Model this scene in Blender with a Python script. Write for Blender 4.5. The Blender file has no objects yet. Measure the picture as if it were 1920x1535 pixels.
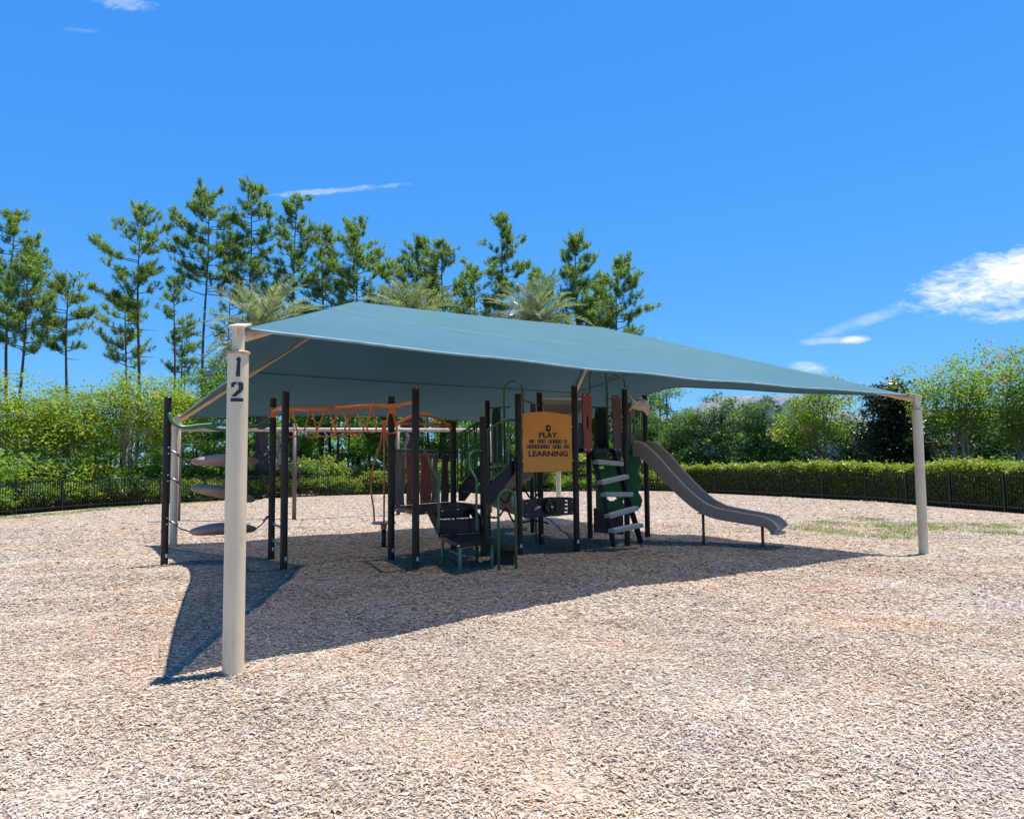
import bpy, math, random
import numpy as np
from mathutils import Vector, Matrix

# ------------------------------------------------------------------ camera, sky, sun, exposure
scene = bpy.context.scene
COL = scene.collection
random.seed(7)
PITCH, ROLL = math.atan((870 - 767.5) / 1420.0), math.radians(0.55)
cd = bpy.data.cameras.new('camera')
cam = bpy.data.objects.new('camera', cd)
COL.objects.link(cam)
cd.sensor_width = 36.0
cd.lens = 36.0 * 1420.0 / 1920.0
cd.clip_start, cd.clip_end = 0.05, 3000
fwd = Vector((0, math.cos(PITCH), math.sin(PITCH)))
up0 = Vector((0, -math.sin(PITCH), math.cos(PITCH)))
rt0 = Vector((1, 0, 0))
upv = up0 * math.cos(ROLL) + rt0 * math.sin(ROLL)
rtv = rt0 * math.cos(ROLL) - up0 * math.sin(ROLL)
mw = Matrix((rtv, upv, -fwd)).transposed().to_4x4()
mw.translation = Vector((0, 0, 1.6))
cam.matrix_world = mw
scene.camera = cam

SUN_TO = Vector((0.175, 0.075, 1.0)).normalized()
sd = bpy.data.lights.new('sun', 'SUN')
sd.energy = 4.8
sd.angle = math.radians(0.53)
sd.color = (1.0, 0.955, 0.88)
sun = bpy.data.objects.new('sun', sd)
COL.objects.link(sun)
sun.rotation_euler = SUN_TO.to_track_quat('Z', 'Y').to_euler()

scene.view_settings.view_transform = 'Standard'
scene.view_settings.look = 'None'
scene.view_settings.exposure = 0.78
scene.view_settings.gamma = 1.0
scene.cycles.max_bounces = 8
scene.cycles.diffuse_bounces = 4
scene.cycles.transmission_bounces = 4
scene.cycles.use_denoising = True


def build_world():
    w = bpy.data.worlds.new('World')
    scene.world = w
    w.use_nodes = True
    nt = w.node_tree
    N, L = nt.nodes, nt.links
    N.clear()
    out = N.new('ShaderNodeOutputWorld')
    bg = N.new('ShaderNodeBackground')
    bg.inputs['Strength'].default_value = 0.12
    sky = N.new('ShaderNodeTexSky')
    sky.sky_type = 'NISHITA'
    sky.sun_disc = False
    sky.sun_elevation = math.asin(SUN_TO.z)
    sky.sun_rotation = math.atan2(SUN_TO.x, SUN_TO.y)
    sky.altitude = 20
    sky.air_density = 1.0
    sky.dust_density = 0.0
    sky.ozone_density = 6.0
    tc = N.new('ShaderNodeTexCoord')
    sep = N.new('ShaderNodeSeparateXYZ')
    L.new(tc.outputs['Generated'], sep.inputs[0])

    def m(op, a, b=None, c=None, clamp=False):
        n = N.new('ShaderNodeMath')
        n.operation = op
        n.use_clamp = clamp
        for i, v in enumerate((a, b, c)):
            if v is None:
                continue
            if isinstance(v, (int, float)):
                n.inputs[i].default_value = v
            else:
                L.new(v, n.inputs[i])
        return n.outputs[0]
    # deep saturated blue of the phone picture: one tone curve per channel for the whole sky
    rgb = N.new('ShaderNodeSeparateColor')
    L.new(sky.outputs[0], rgb.inputs[0])
    grade = N.new('ShaderNodeCombineColor')
    for i, (k, pw) in enumerate(((0.33, 1.0), (0.465, 0.57), (0.66, 0.22))):
        ch = m('MULTIPLY', m('POWER', m('MULTIPLY', rgb.outputs[i], 0.1), pw), k / 0.12)
        L.new(ch, grade.inputs[i])
    ysafe = m('MAXIMUM', sep.outputs['Y'], 0.02)
    u = m('DIVIDE', sep.outputs['X'], ysafe)
    v = m('DIVIDE', sep.outputs['Z'], ysafe)
    front = m('GREATER_THAN', sep.outputs['Y'], 0.05)
    comb = N.new('ShaderNodeCombineXYZ')
    L.new(u, comb.inputs[0])
    L.new(v, comb.inputs[1])
    # cloud wisps are sheared along their length
    mp = N.new('ShaderNodeMapping')
    mp.inputs['Rotation'].default_value = (0, 0, -0.33)
    mp.inputs['Scale'].default_value = (5, 14, 1)
    L.new(comb.outputs[0], mp.inputs[0])
    nz = N.new('ShaderNodeTexNoise')
    nz.inputs['Scale'].default_value = 2.2
    nz.inputs['Detail'].default_value = 10
    nz.inputs['Roughness'].default_value = 0.62
    nz.inputs['Distortion'].default_value = 0.5
    L.new(mp.outputs[0], nz.inputs['Vector'])
    mp2 = N.new('ShaderNodeMapping')
    mp2.inputs['Rotation'].default_value = (0, 0, -0.2)
    mp2.inputs['Scale'].default_value = (26, 70, 1)
    L.new(comb.outputs[0], mp2.inputs[0])
    nz2 = N.new('ShaderNodeTexNoise')
    nz2.inputs['Scale'].default_value = 1.7
    nz2.inputs['Detail'].default_value = 8
    nz2.inputs['Roughness'].default_value = 0.6
    nz2.inputs['Distortion'].default_value = 0.8
    L.new(mp2.outputs[0], nz2.inputs['Vector'])
    nfac = m('SUBTRACT', m('ADD', m('MULTIPLY', nz.outputs['Fac'], 0.75), m('MULTIPLY', nz2.outputs['Fac'], 0.55)), 0.65)
    total = None
    # (centre u, centre v, half length, half height, tilt, amount of ragged edge, opacity)
    for (cu, cv, a, b, tilt, rag, op) in [
            (0.675, 0.246, 0.170, 0.040, 0.24, 1.4, 1.0),
            (0.610, 0.222, 0.085, 0.016, 0.10, 1.6, 0.75),
            (0.790, 0.206, 0.180, 0.014, 0.10, 1.5, 0.7),
            (0.455, 0.161, 0.026, 0.0065, 0.06, 1.0, 0.85),
            (0.420, 0.160, 0.045, 0.006, 0.05, 1.3, 0.35),
            (0.470, 0.185, 0.085, 0.010, 0.30, 1.3, 0.30),
            (0.395, 0.124, 0.032, 0.009, -0.1, 1.3, 0.6),
            (-0.240, 0.371, 0.105, 0.0048, 0.075, 2.2, 0.30),
            (-0.525, 0.640, 0.050, 0.014, -0.12, 2.2, 0.26),
            (-0.590, 0.600, 0.040, 0.005, -0.1, 1.4, 0.15)]:
        du, dv = m('SUBTRACT', u, cu), m('SUBTRACT', v, cv)
        c, s = math.cos(tilt), math.sin(tilt)
        p = m('DIVIDE', m('ADD', m('MULTIPLY', du, c), m('MULTIPLY', dv, s)), a)
        q = m('DIVIDE', m('SUBTRACT', m('MULTIPLY', dv, c), m('MULTIPLY', du, s)), b)
        r = m('ADD', m('MULTIPLY', p, p), m('MULTIPLY', q, q))
        e = m('SUBTRACT', 1.0, r)
        e = m('ADD', e, m('MULTIPLY', nfac, rag * 2.2))
        e = m('MULTIPLY', m('POWER', m('MULTIPLY', e, 0.95, None, True), 1.5), op)
        total = e if total is None else m('MAXIMUM', total, e)
    total = m('MULTIPLY', total, front, None, True)
    mix = N.new('ShaderNodeMixRGB')
    mix.inputs['Color2'].default_value = (5.0, 5.3, 5.5, 1)
    L.new(total, mix.inputs['Fac'])
    L.new(grade.outputs[0], mix.inputs['Color1'])
    L.new(mix.outputs[0], bg.inputs['Color'])
    L.new(bg.outputs[0], out.inputs[0])


build_world()

# ------------------------------------------------------------------ materials
MATS = {}


def mat(name, col, rough=0.6, metal=0.0, var=0.12, scale=6.0, bump=0.0, bscale=60.0, spec=0.5, col2=None, stretch=None, coat=0.0):
    m = bpy.data.materials.new(name)
    m.use_nodes = True
    nt = m.node_tree
    N, L = nt.nodes, nt.links
    b = N['Principled BSDF']
    b.inputs['Roughness'].default_value = rough
    b.inputs['Metallic'].default_value = metal
    b.inputs['Specular IOR Level'].default_value = spec
    b.inputs['Coat Weight'].default_value = coat
    tc = N.new('ShaderNodeTexCoord')
    src = tc.outputs['Object']
    if stretch:
        mp = N.new('ShaderNodeMapping')
        mp.inputs['Scale'].default_value = stretch
        L.new(src, mp.inputs[0])
        src = mp.outputs[0]
    n = N.new('ShaderNodeTexNoise')
    n.inputs['Scale'].default_value = scale
    n.inputs['Detail'].default_value = 5
    L.new(src, n.inputs['Vector'])
    cr = N.new('ShaderNodeValToRGB')
    c2 = col2 or tuple(min(1, c * (1 + var * 2)) for c in col)
    c1 = col if col2 else tuple(c * (1 - var * 2) for c in col)
    cr.color_ramp.elements[0].position = 0.3
    cr.color_ramp.elements[1].position = 0.7
    cr.color_ramp.elements[0].color = (*c1, 1)
    cr.color_ramp.elements[1].color = (*c2, 1)
    L.new(n.outputs['Fac'], cr.inputs[0])
    L.new(cr.outputs[0], b.inputs['Base Color'])
    if bump:
        n2 = N.new('ShaderNodeTexNoise')
        n2.inputs['Scale'].default_value = bscale
        n2.inputs['Detail'].default_value = 4
        L.new(src, n2.inputs['Vector'])
        bp = N.new('ShaderNodeBump')
        bp.inputs['Strength'].default_value = bump
        bp.inputs['Distance'].default_value = 0.01
        L.new(n2.outputs['Fac'], bp.inputs['Height'])
        L.new(bp.outputs[0], b.inputs['Normal'])
    MATS[name] = m
    return m


def leaf_mat(name, stops, trans=0.35, rough=0.5, spec=0.35):
    m = bpy.data.materials.new(name)
    m.use_nodes = True
    nt = m.node_tree
    N, L = nt.nodes, nt.links
    b = N['Principled BSDF']
    b.inputs['Roughness'].default_value = rough
    b.inputs['Specular IOR Level'].default_value = spec
    at = N.new('ShaderNodeAttribute')
    at.attribute_name = 'tint'
    cr = N.new('ShaderNodeValToRGB')
    el = cr.color_ramp.elements
    while len(el) < len(stops):
        el.new(0.5)
    for i, (p, c) in enumerate(stops):
        el[i].position = p
        el[i].color = (*c, 1)
    L.new(at.outputs['Fac'], cr.inputs[0])
    L.new(cr.outputs[0], b.inputs['Base Color'])
    tr = N.new('ShaderNodeBsdfTranslucent')
    mul = N.new('ShaderNodeMixRGB')
    mul.blend_type = 'MULTIPLY'
    mul.inputs[0].default_value = 1
    mul.inputs[2].default_value = (1.25, 1.3, 0.6, 1)
    L.new(cr.outputs[0], mul.inputs[1])
    L.new(mul.outputs[0], tr.inputs[0])
    mx = N.new('ShaderNodeMixShader')
    mx.inputs[0].default_value = trans
    L.new(b.outputs[0], mx.inputs[1])
    L.new(tr.outputs[0], mx.inputs[2])
    L.new(mx.outputs[0], N['Material Output'].inputs[0])
    MATS[name] = m
    return m


mat('cream_paint', (0.74, 0.60, 0.385), 0.42, var=0.07, scale=2.5, bump=0.05, bscale=25, stretch=(1, 1, 0.35))
def stain(name):
    m = MATS[name]
    N, L = m.node_tree.nodes, m.node_tree.links
    b = N['Principled BSDF']
    src = b.inputs['Base Color'].links[0].from_socket
    tc = N.new('ShaderNodeTexCoord')
    mp = N.new('ShaderNodeMapping')
    mp.inputs['Scale'].default_value = (9, 9, 2.2)
    L.new(tc.outputs['Object'], mp.inputs[0])
    n = N.new('ShaderNodeTexNoise')
    n.inputs['Scale'].default_value = 1.4
    n.inputs['Detail'].default_value = 9
    n.inputs['Roughness'].default_value = 0.72
    L.new(mp.outputs[0], n.inputs['Vector'])
    cr = N.new('ShaderNodeValToRGB')
    cr.color_ramp.elements[0].position, cr.color_ramp.elements[0].color = 0.58, (0, 0, 0, 1)
    cr.color_ramp.elements[1].position, cr.color_ramp.elements[1].color = 0.78, (0.55, 0.55, 0.55, 1)
    L.new(n.outputs['Fac'], cr.inputs[0])
    mx = N.new('ShaderNodeMixRGB')
    mx.inputs[2].default_value = (0.33, 0.25, 0.14, 1)
    L.new(cr.outputs[0], mx.inputs[0])
    L.new(src, mx.inputs[1])
    L.new(mx.outputs[0], b.inputs['Base Color'])


stain('cream_paint')
mat('rust_trim', (0.50, 0.36, 0.18), 0.6, var=0.2, scale=20)
mat('rafter_paint', (0.66, 0.47, 0.28), 0.5, var=0.06)
mat('stencil_black', (0.02, 0.022, 0.035), 0.55)
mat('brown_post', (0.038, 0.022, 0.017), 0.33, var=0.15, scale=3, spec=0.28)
mat('post_cap', (0.016, 0.013, 0.014), 0.3)
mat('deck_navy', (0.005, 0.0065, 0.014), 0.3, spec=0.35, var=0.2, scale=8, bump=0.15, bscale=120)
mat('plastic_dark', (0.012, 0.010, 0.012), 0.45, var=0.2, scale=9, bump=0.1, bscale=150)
mat('orange_paint', (0.88, 0.25, 0.055), 0.38, var=0.06, scale=5)
mat('sign_orange', (0.96, 0.36, 0.050), 0.5, var=0.06, scale=2.2, bump=0.04, bscale=200)
mat('sign_ink', (0.03, 0.010, 0.012), 0.6)
mat('sign_pale', (0.86, 0.50, 0.25), 0.6)
mat('green_paint', (0.062, 0.175, 0.075), 0.32, var=0.08, scale=5)
mat('green_plastic', (0.022, 0.18, 0.048), 0.4, var=0.1, scale=6)
mat('plank_grey', (0.20, 0.155, 0.130), 0.7, var=0.16, scale=10, bump=0.5, bscale=14, stretch=(3, 3, 0.3))
mat('plank_red', (0.30, 0.075, 0.055), 0.65, var=0.12, scale=10, bump=0.5, bscale=14, stretch=(3, 3, 0.3))
mat('plank_brown', (0.115, 0.056, 0.048), 0.65, var=0.14, scale=10, bump=0.5, bscale=14, stretch=(3, 3, 0.3))
mat('tread_grey', (0.44, 0.43, 0.39), 0.7, var=0.1, scale=30, bump=0.3, bscale=160)
mat('slide_tan', (0.39, 0.305, 0.25), 0.45, var=0.06, scale=30, bump=0.06, bscale=300)
mat('hood_tan', (0.46, 0.37, 0.26), 0.5, var=0.08, scale=12)
mat('pod_brown', (0.34, 0.235, 0.18), 0.5, var=0.1, scale=7, bump=0.15, bscale=40)
mat('chain_steel', (0.42, 0.42, 0.41), 0.4, metal=0.8)
mat('swing_tan', (0.42, 0.34, 0.27), 0.5, var=0.1)
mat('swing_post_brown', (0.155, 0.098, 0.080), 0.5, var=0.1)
mat('sticker_white', (0.75, 0.75, 0.75), 0.6)
mat('bolt_white', (0.8, 0.8, 0.78), 0.35)
mat('fence_black', (0.012, 0.014, 0.015), 0.4, var=0.15, scale=3)
mat('pine_bark', (0.15, 0.105, 0.088), 0.9, var=0.3, scale=3, bump=0.8, bscale=6, stretch=(3, 3, 0.7))
mat('dark_bark', (0.060, 0.050, 0.042), 0.9, var=0.3, scale=3, bump=0.8, bscale=8, stretch=(3, 3, 0.7))
mat('myrtle_bark', (0.30, 0.22, 0.16), 0.8, var=0.2, scale=4, bump=0.4, bscale=8, stretch=(2, 2, 0.5))
mat('roof_shingle', (0.165, 0.17, 0.185), 0.9, var=0.18, scale=1.2, bump=0.6, bscale=8, stretch=(1, 1, 6))
mat('house_wall', (0.52, 0.51, 0.50), 0.8, var=0.05)
mat('house_trim', (0.78, 0.78, 0.78), 0.6)
mat('window_glass', (0.05, 0.06, 0.07), 0.1)
mat('hedge_light_block', (0.020, 0.028, 0.012), 0.9, var=0.3, scale=4)  # dark colour of the core added to block light inside the hedge
mat('wild_ground', (0.060, 0.075, 0.022), 0.95, var=0.3, scale=0.5, col2=(0.11, 0.085, 0.045), bump=0.8, bscale=5)
mat('stick', (0.40, 0.34, 0.26), 0.8)

leaf_mat('pine_needles', [(0, (0.095, 0.170, 0.055)), (0.55, (0.200, 0.300, 0.085)), (1, (0.340, 0.410, 0.120))], 0.58, 0.4)
leaf_mat('myrtle_leaves', [(0, (0.105, 0.185, 0.028)), (0.6, (0.225, 0.310, 0.046)), (1, (0.430, 0.410, 0.070))], 0.6)
leaf_mat('myrtle_flowers', [(0, (0.45, 0.08, 0.16)), (1, (0.62, 0.25, 0.30))], 0.3)
leaf_mat('wood_leaves', [(0, (0.055, 0.125, 0.024)), (0.6, (0.130, 0.235, 0.038)), (1, (0.300, 0.380, 0.060))], 0.62)
leaf_mat('evergreen_leaves', [(0, (0.030, 0.075, 0.024)), (0.6, (0.085, 0.160, 0.044)), (1, (0.190, 0.270, 0.080))], 0.4, 0.48, 0.3)
leaf_mat('magnolia_leaves', [(0, (0.014, 0.032, 0.012)), (0.6, (0.030, 0.055, 0.020)), (1, (0.100, 0.065, 0.035))], 0.15, 0.3, 0.55)
leaf_mat('hedge_leaves', [(0, (0.075, 0.135, 0.020)), (0.5, (0.200, 0.270, 0.030)), (1, (0.400, 0.410, 0.048))], 0.38, 0.45)
leaf_mat('shrub_leaves', [(0, (0.065, 0.135, 0.024)), (0.6, (0.170, 0.275, 0.038)), (1, (0.390, 0.430, 0.048))], 0.58)
leaf_mat('palm_leaflets', [(0, (0.14, 0.19, 0.12)), (0.6, (0.27, 0.32, 0.21)), (1, (0.48, 0.47, 0.34))], 0.35, 0.35)
leaf_mat('grass_blades', [(0, (0.14, 0.22, 0.05)), (1, (0.34, 0.44, 0.14))], 0.45)
leaf_mat('chip_wood', [(0, (0.11, 0.072, 0.056)), (0.14, (0.25, 0.180, 0.138)), (0.38, (0.41, 0.325, 0.252)), (0.62, (0.48, 0.392, 0.316)),
                       (0.82, (0.56, 0.475, 0.392)), (0.93, (0.59, 0.535, 0.475)), (1, (0.52, 0.32, 0.16))], 0.0, 0.8, 0.12)


def patchy(m, sock_from, sock_to):
    """broad patches of fresher orange-brown wood and weathered grey wood"""
    nt = m.node_tree
    N, L = nt.nodes, nt.links
    tc = N.new('ShaderNodeTexCoord')
    big = N.new('ShaderNodeTexNoise')
    big.inputs['Scale'].default_value = 0.42
    big.inputs['Detail'].default_value = 7
    big.inputs['Roughness'].default_value = 0.68
    L.new(tc.outputs['Object'], big.inputs['Vector'])
    bcr = N.new('ShaderNodeValToRGB')
    el = bcr.color_ramp.elements
    el[0].position, el[0].color = 0.32, (0.90, 0.94, 1.0, 1)
    el[1].position, el[1].color = 0.50, (1.0, 0.98, 0.95, 1)
    e = el.new(0.60)
    e.color = (1.03, 0.95, 0.86, 1)
    e = el.new(0.74)
    e.color = (1.02, 0.88, 0.70, 1)
    L.new(big.outputs['Fac'], bcr.inputs[0])
    mul = N.new('ShaderNodeMixRGB')
    mul.blend_type = 'MULTIPLY'
    mul.inputs[0].default_value = 1
    L.new(sock_from, mul.inputs[1])
    L.new(bcr.outputs[0], mul.inputs[2])
    L.new(mul.outputs[0], sock_to)


cw = MATS['chip_wood']
patchy(cw, [n for n in cw.node_tree.nodes if n.type == 'VALTORGB'][0].outputs[0], cw.node_tree.nodes['Principled BSDF'].inputs['Base Color'])


def mulch_material():
    m = bpy.data.materials.new('mulch')
    m.use_nodes = True
    nt = m.node_tree
    N, L = nt.nodes, nt.links
    b = N['Principled BSDF']
    b.inputs['Roughness'].default_value = 0.85
    b.inputs['Specular IOR Level'].default_value = 0.15
    tc = N.new('ShaderNodeTexCoord')
    warp = N.new('ShaderNodeTexNoise')
    warp.inputs['Scale'].default_value = 9
    L.new(tc.outputs['Object'], warp.inputs['Vector'])
    addv = N.new('ShaderNodeMixRGB')
    addv.blend_type = 'ADD'
    addv.inputs[0].default_value = 0.12
    L.new(tc.outputs['Object'], addv.inputs[1])
    L.new(warp.outputs['Color'], addv.inputs[2])
    hs = []
    cols = None
    for k, (rot, sc) in enumerate([(0.3, (16, 48, 20)), (1.5, (18, 52, 20)), (2.5, (15, 44, 20))]):
        mp = N.new('ShaderNodeMapping')
        mp.inputs['Rotation'].default_value = (0, 0, rot)
        mp.inputs['Scale'].default_value = sc
        mp.inputs['Location'].default_value = (k * 3.1, k * 1.7, 0)
        L.new(addv.outputs[0], mp.inputs[0])
        v = N.new('ShaderNodeTexVoronoi')
        v.inputs['Scale'].default_value = 1.0
        L.new(mp.outputs[0], v.inputs['Vector'])
        hs.append(v)
    # choose the layer per place, so chips lie in mixed directions
    sel = N.new('ShaderNodeTexNoise')
    sel.inputs['Scale'].default_value = 22
    sel.inputs['Detail'].default_value = 3
    L.new(tc.outputs['Object'], sel.inputs['Vector'])

    def pick(sock):
        g1 = N.new('ShaderNodeMath')
        g1.operation = 'GREATER_THAN'
        g1.inputs[1].default_value = 0.45
        L.new(sel.outputs['Fac'], g1.inputs[0])
        g2 = N.new('ShaderNodeMath')
        g2.operation = 'GREATER_THAN'
        g2.inputs[1].default_value = 0.56
        L.new(sel.outputs['Fac'], g2.inputs[0])
        a = N.new('ShaderNodeMixRGB')
        L.new(g1.outputs[0], a.inputs[0])
        L.new(hs[0].outputs[sock], a.inputs[1])
        L.new(hs[1].outputs[sock], a.inputs[2])
        c = N.new('ShaderNodeMixRGB')
        L.new(g2.outputs[0], c.inputs[0])
        L.new(a.outputs[0], c.inputs[1])
        L.new(hs[2].outputs[sock], c.inputs[2])
        return c.outputs[0]
    col = pick('Color')
    dist = pick('Distance')
    sp = N.new('ShaderNodeSeparateColor')
    L.new(col, sp.inputs[0])
    cr = N.new('ShaderNodeValToRGB')
    el = cr.color_ramp.elements
    st = [(0, (0.10, 0.062, 0.045)), (0.10, (0.24, 0.155, 0.11)), (0.35, (0.40, 0.320, 0.248)), (0.62, (0.48, 0.395, 0.316)),
          (0.9, (0.60, 0.51, 0.418)), (1, (0.55, 0.34, 0.18))]
    while len(el) < len(st):
        el.new(0.5)
    for i, (p, c) in enumerate(st):
        el[i].position = p
        el[i].color = (*c, 1)
    L.new(sp.outputs[0], cr.inputs[0])
    patchy(m, cr.outputs[0], b.inputs['Base Color'])
    inv = N.new('ShaderNodeMath')
    inv.operation = 'SUBTRACT'
    inv.inputs[0].default_value = 1.0
    L.new(dist, inv.inputs[1])
    ad = N.new('ShaderNodeMath')
    ad.operation = 'ADD'
    L.new(inv.outputs[0], ad.inputs[0])
    L.new(sp.outputs[1], ad.inputs[1])
    bp = N.new('ShaderNodeBump')
    bp.inputs['Strength'].default_value = 0.9
    bp.inputs['Distance'].default_value = 0.02
    L.new(ad.outputs[0], bp.inputs['Height'])
    L.new(bp.outputs[0], b.inputs['Normal'])
    MATS['mulch'] = m


mulch_material()


def fabric_material():
    m = bpy.data.materials.new('shade_cloth')
    m.use_nodes = True
    nt = m.node_tree
    N, L = nt.nodes, nt.links
    b = N['Principled BSDF']
    b.inputs['Roughness'].default_value = 0.7
    b.inputs['Specular IOR Level'].default_value = 0.25
    tc = N.new('ShaderNodeTexCoord')
    n = N.new('ShaderNodeTexNoise')
    n.inputs['Scale'].default_value = 0.9
    n.inputs['Detail'].default_value = 8
    n.inputs['Roughness'].default_value = 0.7
    L.new(tc.outputs['Object'], n.inputs['Vector'])
    cr = N.new('ShaderNodeValToRGB')
    cr.color_ramp.elements[0].position = 0.35
    cr.color_ramp.elements[0].color = (0.036, 0.108, 0.132, 1)
    cr.color_ramp.elements[1].position = 0.72
    cr.color_ramp.elements[1].color = (0.048, 0.130, 0.155, 1)
    L.new(n.outputs['Fac'], cr.inputs[0])
    L.new(cr.outputs[0], b.inputs['Base Color'])
    wv = N.new('ShaderNodeTexWave')
    wv.inputs['Scale'].default_value = 60
    wv.inputs['Distortion'].default_value = 2
    L.new(tc.outputs['Object'], wv.inputs['Vector'])
    bp = N.new('ShaderNodeBump')
    bp.inputs['Strength'].default_value = 0.08
    bp.inputs['Distance'].default_value = 0.004
    L.new(wv.outputs['Fac'], bp.inputs['Height'])
    L.new(bp.outputs[0], b.inputs['Normal'])
    # knitted cloth: fine pores let a share of the light straight through
    tr = N.new('ShaderNodeBsdfTransparent')
    tr.inputs[0].default_value = (1.0, 0.93, 0.84, 1)
    mx = N.new('ShaderNodeMixShader')
    # seen or lit at a slant, the thickness of the knit closes the pores
    lw = N.new('ShaderNodeLayerWeight')
    lw.inputs['Blend'].default_value = 0.5
    cs = N.new('ShaderNodeMath')
    cs.operation = 'SUBTRACT'
    cs.inputs[0].default_value = 1.0
    L.new(lw.outputs['Facing'], cs.inputs[1])
    pw = N.new('ShaderNodeMath')
    pw.operation = 'POWER'
    pw.inputs[1].default_value = 3.5
    L.new(cs.outputs[0], pw.inputs[0])
    ml = N.new('ShaderNodeMath')
    ml.operation = 'MULTIPLY'
    ml.inputs[1].default_value = 0.165
    L.new(pw.outputs[0], ml.inputs[0])
    L.new(ml.outputs[0], mx.inputs[0])
    gl = N.new('ShaderNodeBsdfTranslucent')
    gl.inputs[0].default_value = (0.0003, 0.0055, 0.009, 1)
    ad = N.new('ShaderNodeAddShader')
    L.new(b.outputs[0], ad.inputs[0])
    L.new(gl.outputs[0], ad.inputs[1])
    L.new(ad.outputs[0], mx.inputs[1])
    L.new(tr.outputs[0], mx.inputs[2])
    L.new(mx.outputs[0], N['Material Output'].inputs[0])
    MATS['shade_cloth'] = m


fabric_material()
mat('cloth_hem', (0.20, 0.30, 0.33), 0.7)  # cloth colour lightened to paint in the sun's gleam on the hem
mat('cloth_seam', (0.045, 0.085, 0.095), 0.8)

# ------------------------------------------------------------------ mesh helpers
ORIGIN = {}


class MB:
    def __init__(self):
        self.v, self.f = [], []

    def add(self, vs, fs):
        o = len(self.v)
        self.v += [tuple(p) for p in vs]
        self.f += [tuple(i + o for i in q) for q in fs]
        return self

    def box(self, c, s, rz=0.0, M=None):
        x, y, z = s[0] / 2, s[1] / 2, s[2] / 2
        R = M if M is not None else Matrix.Rotation(rz, 3, 'Z')
        vs = [Vector(c) + R @ Vector((a * x, b * y, d * z)) for a in (-1, 1) for b in (-1, 1) for d in (-1, 1)]
        return self.add(vs, [(0, 1, 3, 2), (4, 6, 7, 5), (0, 4, 5, 1), (2, 3, 7, 6), (0, 2, 6, 4), (1, 5, 7, 3)])

    def bar(self, a, b, w, h, upv=(0, 0, 1)):
        a, b = Vector(a), Vector(b)
        d = (b - a)
        X = d.normalized()
        Y = Vector(upv).cross(X)
        if Y.length < 1e-4:
            Y = Vector((1, 0, 0)).cross(X)
        Y.normalize()
        Z = X.cross(Y)
        R = Matrix((X, Y, Z)).transposed()
        return self.box((a + b) / 2, (d.length, w, h), M=R)

    def tube(self, pts, r, n=8, closed=False, cap=True):
        P = [Vector(p) for p in pts]
        k = len(P)
        rs = r if isinstance(r, (list, tuple)) else [r] * k
        T = []
        for i in range(k):
            a = P[(i - 1) % k] if (closed or i > 0) else P[i]
            b = P[(i + 1) % k] if (closed or i < k - 1) else P[i]
            T.append((b - a).normalized())
        ref = Vector((0, 0, 1)) if abs(T[0].z) < 0.9 else Vector((1, 0, 0))
        X = T[0].cross(ref).normalized()
        vs, fs = [], []
        for i in range(k):
            X = (X - T[i] * X.dot(T[i])).normalized()
            Y = T[i].cross(X)
            for j in range(n):
                a = 2 * math.pi * j / n
                vs.append(P[i] + (X * math.cos(a) + Y * math.sin(a)) * rs[i])
        for i in range(k if closed else k - 1):
            for j in range(n):
                a, b = i * n + j, i * n + (j + 1) % n
                c, d = ((i + 1) % k) * n + (j + 1) % n, ((i + 1) % k) * n + j
                fs.append((a, b, c, d))
        if cap and not closed:
            fs.append(tuple(range(n - 1, -1, -1)))
            fs.append(tuple(range((k - 1) * n, k * n)))
        return self.add(vs, fs)

    def lathe(self, c, prof, n=20):
        vs, fs = [], []
        for (r, z) in prof:
            for j in range(n):
                a = 2 * math.pi * j / n
                vs.append((c[0] + r * math.cos(a), c[1] + r * math.sin(a), c[2] + z))
        for i in range(len(prof) - 1):
            for j in range(n):
                fs.append((i * n + j, i * n + (j + 1) % n, (i + 1) * n + (j + 1) % n, (i + 1) * n + j))
        fs.append(tuple(range(n - 1, -1, -1)))
        fs.append(tuple(range((len(prof) - 1) * n, len(prof) * n)))
        return self.add(vs, fs)

    def slab(self, poly, z0, z1):
        k = len(poly)
        vs = [(p[0], p[1], z0) for p in poly] + [(p[0], p[1], z1) for p in poly]
        fs = [tuple(range(k - 1, -1, -1)), tuple(range(k, 2 * k))]
        fs += [(i, (i + 1) % k, k + (i + 1) % k, k + i) for i in range(k)]
        return self.add(vs, fs)

    def sweep(self, path, prof, depth=None):
        """closed profile (lateral, up) swept along path with horizontal lateral axis"""
        P = [Vector(p) for p in path]
        k, n = len(P), len(prof)
        vs, fs = [], []
        for i in range(k):
            t = (P[min(i + 1, k - 1)] - P[max(i - 1, 0)]).normalized()
            lat = t.cross(Vector((0, 0, 1))).normalized()
            u = lat.cross(t).normalized()
            k_ = depth(i / (k - 1)) if depth else 1.0
            for (a, b) in prof:
                vs.append(P[i] + lat * a + u * (b if b > 0.0 or not depth else b) * k_)
        for i in range(k - 1):
            for j in range(n):
                fs.append((i * n + j, (i + 1) * n + j, (i + 1) * n + (j + 1) % n, i * n + (j + 1) % n))
        fs.append(tuple(range(n)))
        fs.append(tuple(range(k * n - 1, (k - 1) * n - 1, -1)))
        return self.add(vs, fs)

    def mesh(self, name, off=(0, 0, 0), smooth=False):
        me = bpy.data.meshes.new(name)
        ox, oy, oz = off
        me.from_pydata([(x - ox, y - oy, z - oz) for x, y, z in self.v], [], self.f)
        if smooth:
            me.polygons.foreach_set('use_smooth', [True] * len(me.polygons))
        me.update()
        return me


def tag(o, label=None, cat=None, group=None, kind=None):
    if label:
        o['label'] = label
    if cat:
        o['category'] = cat
    if group:
        o['group'] = group
    if kind:
        o['kind'] = kind
    return o


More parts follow.
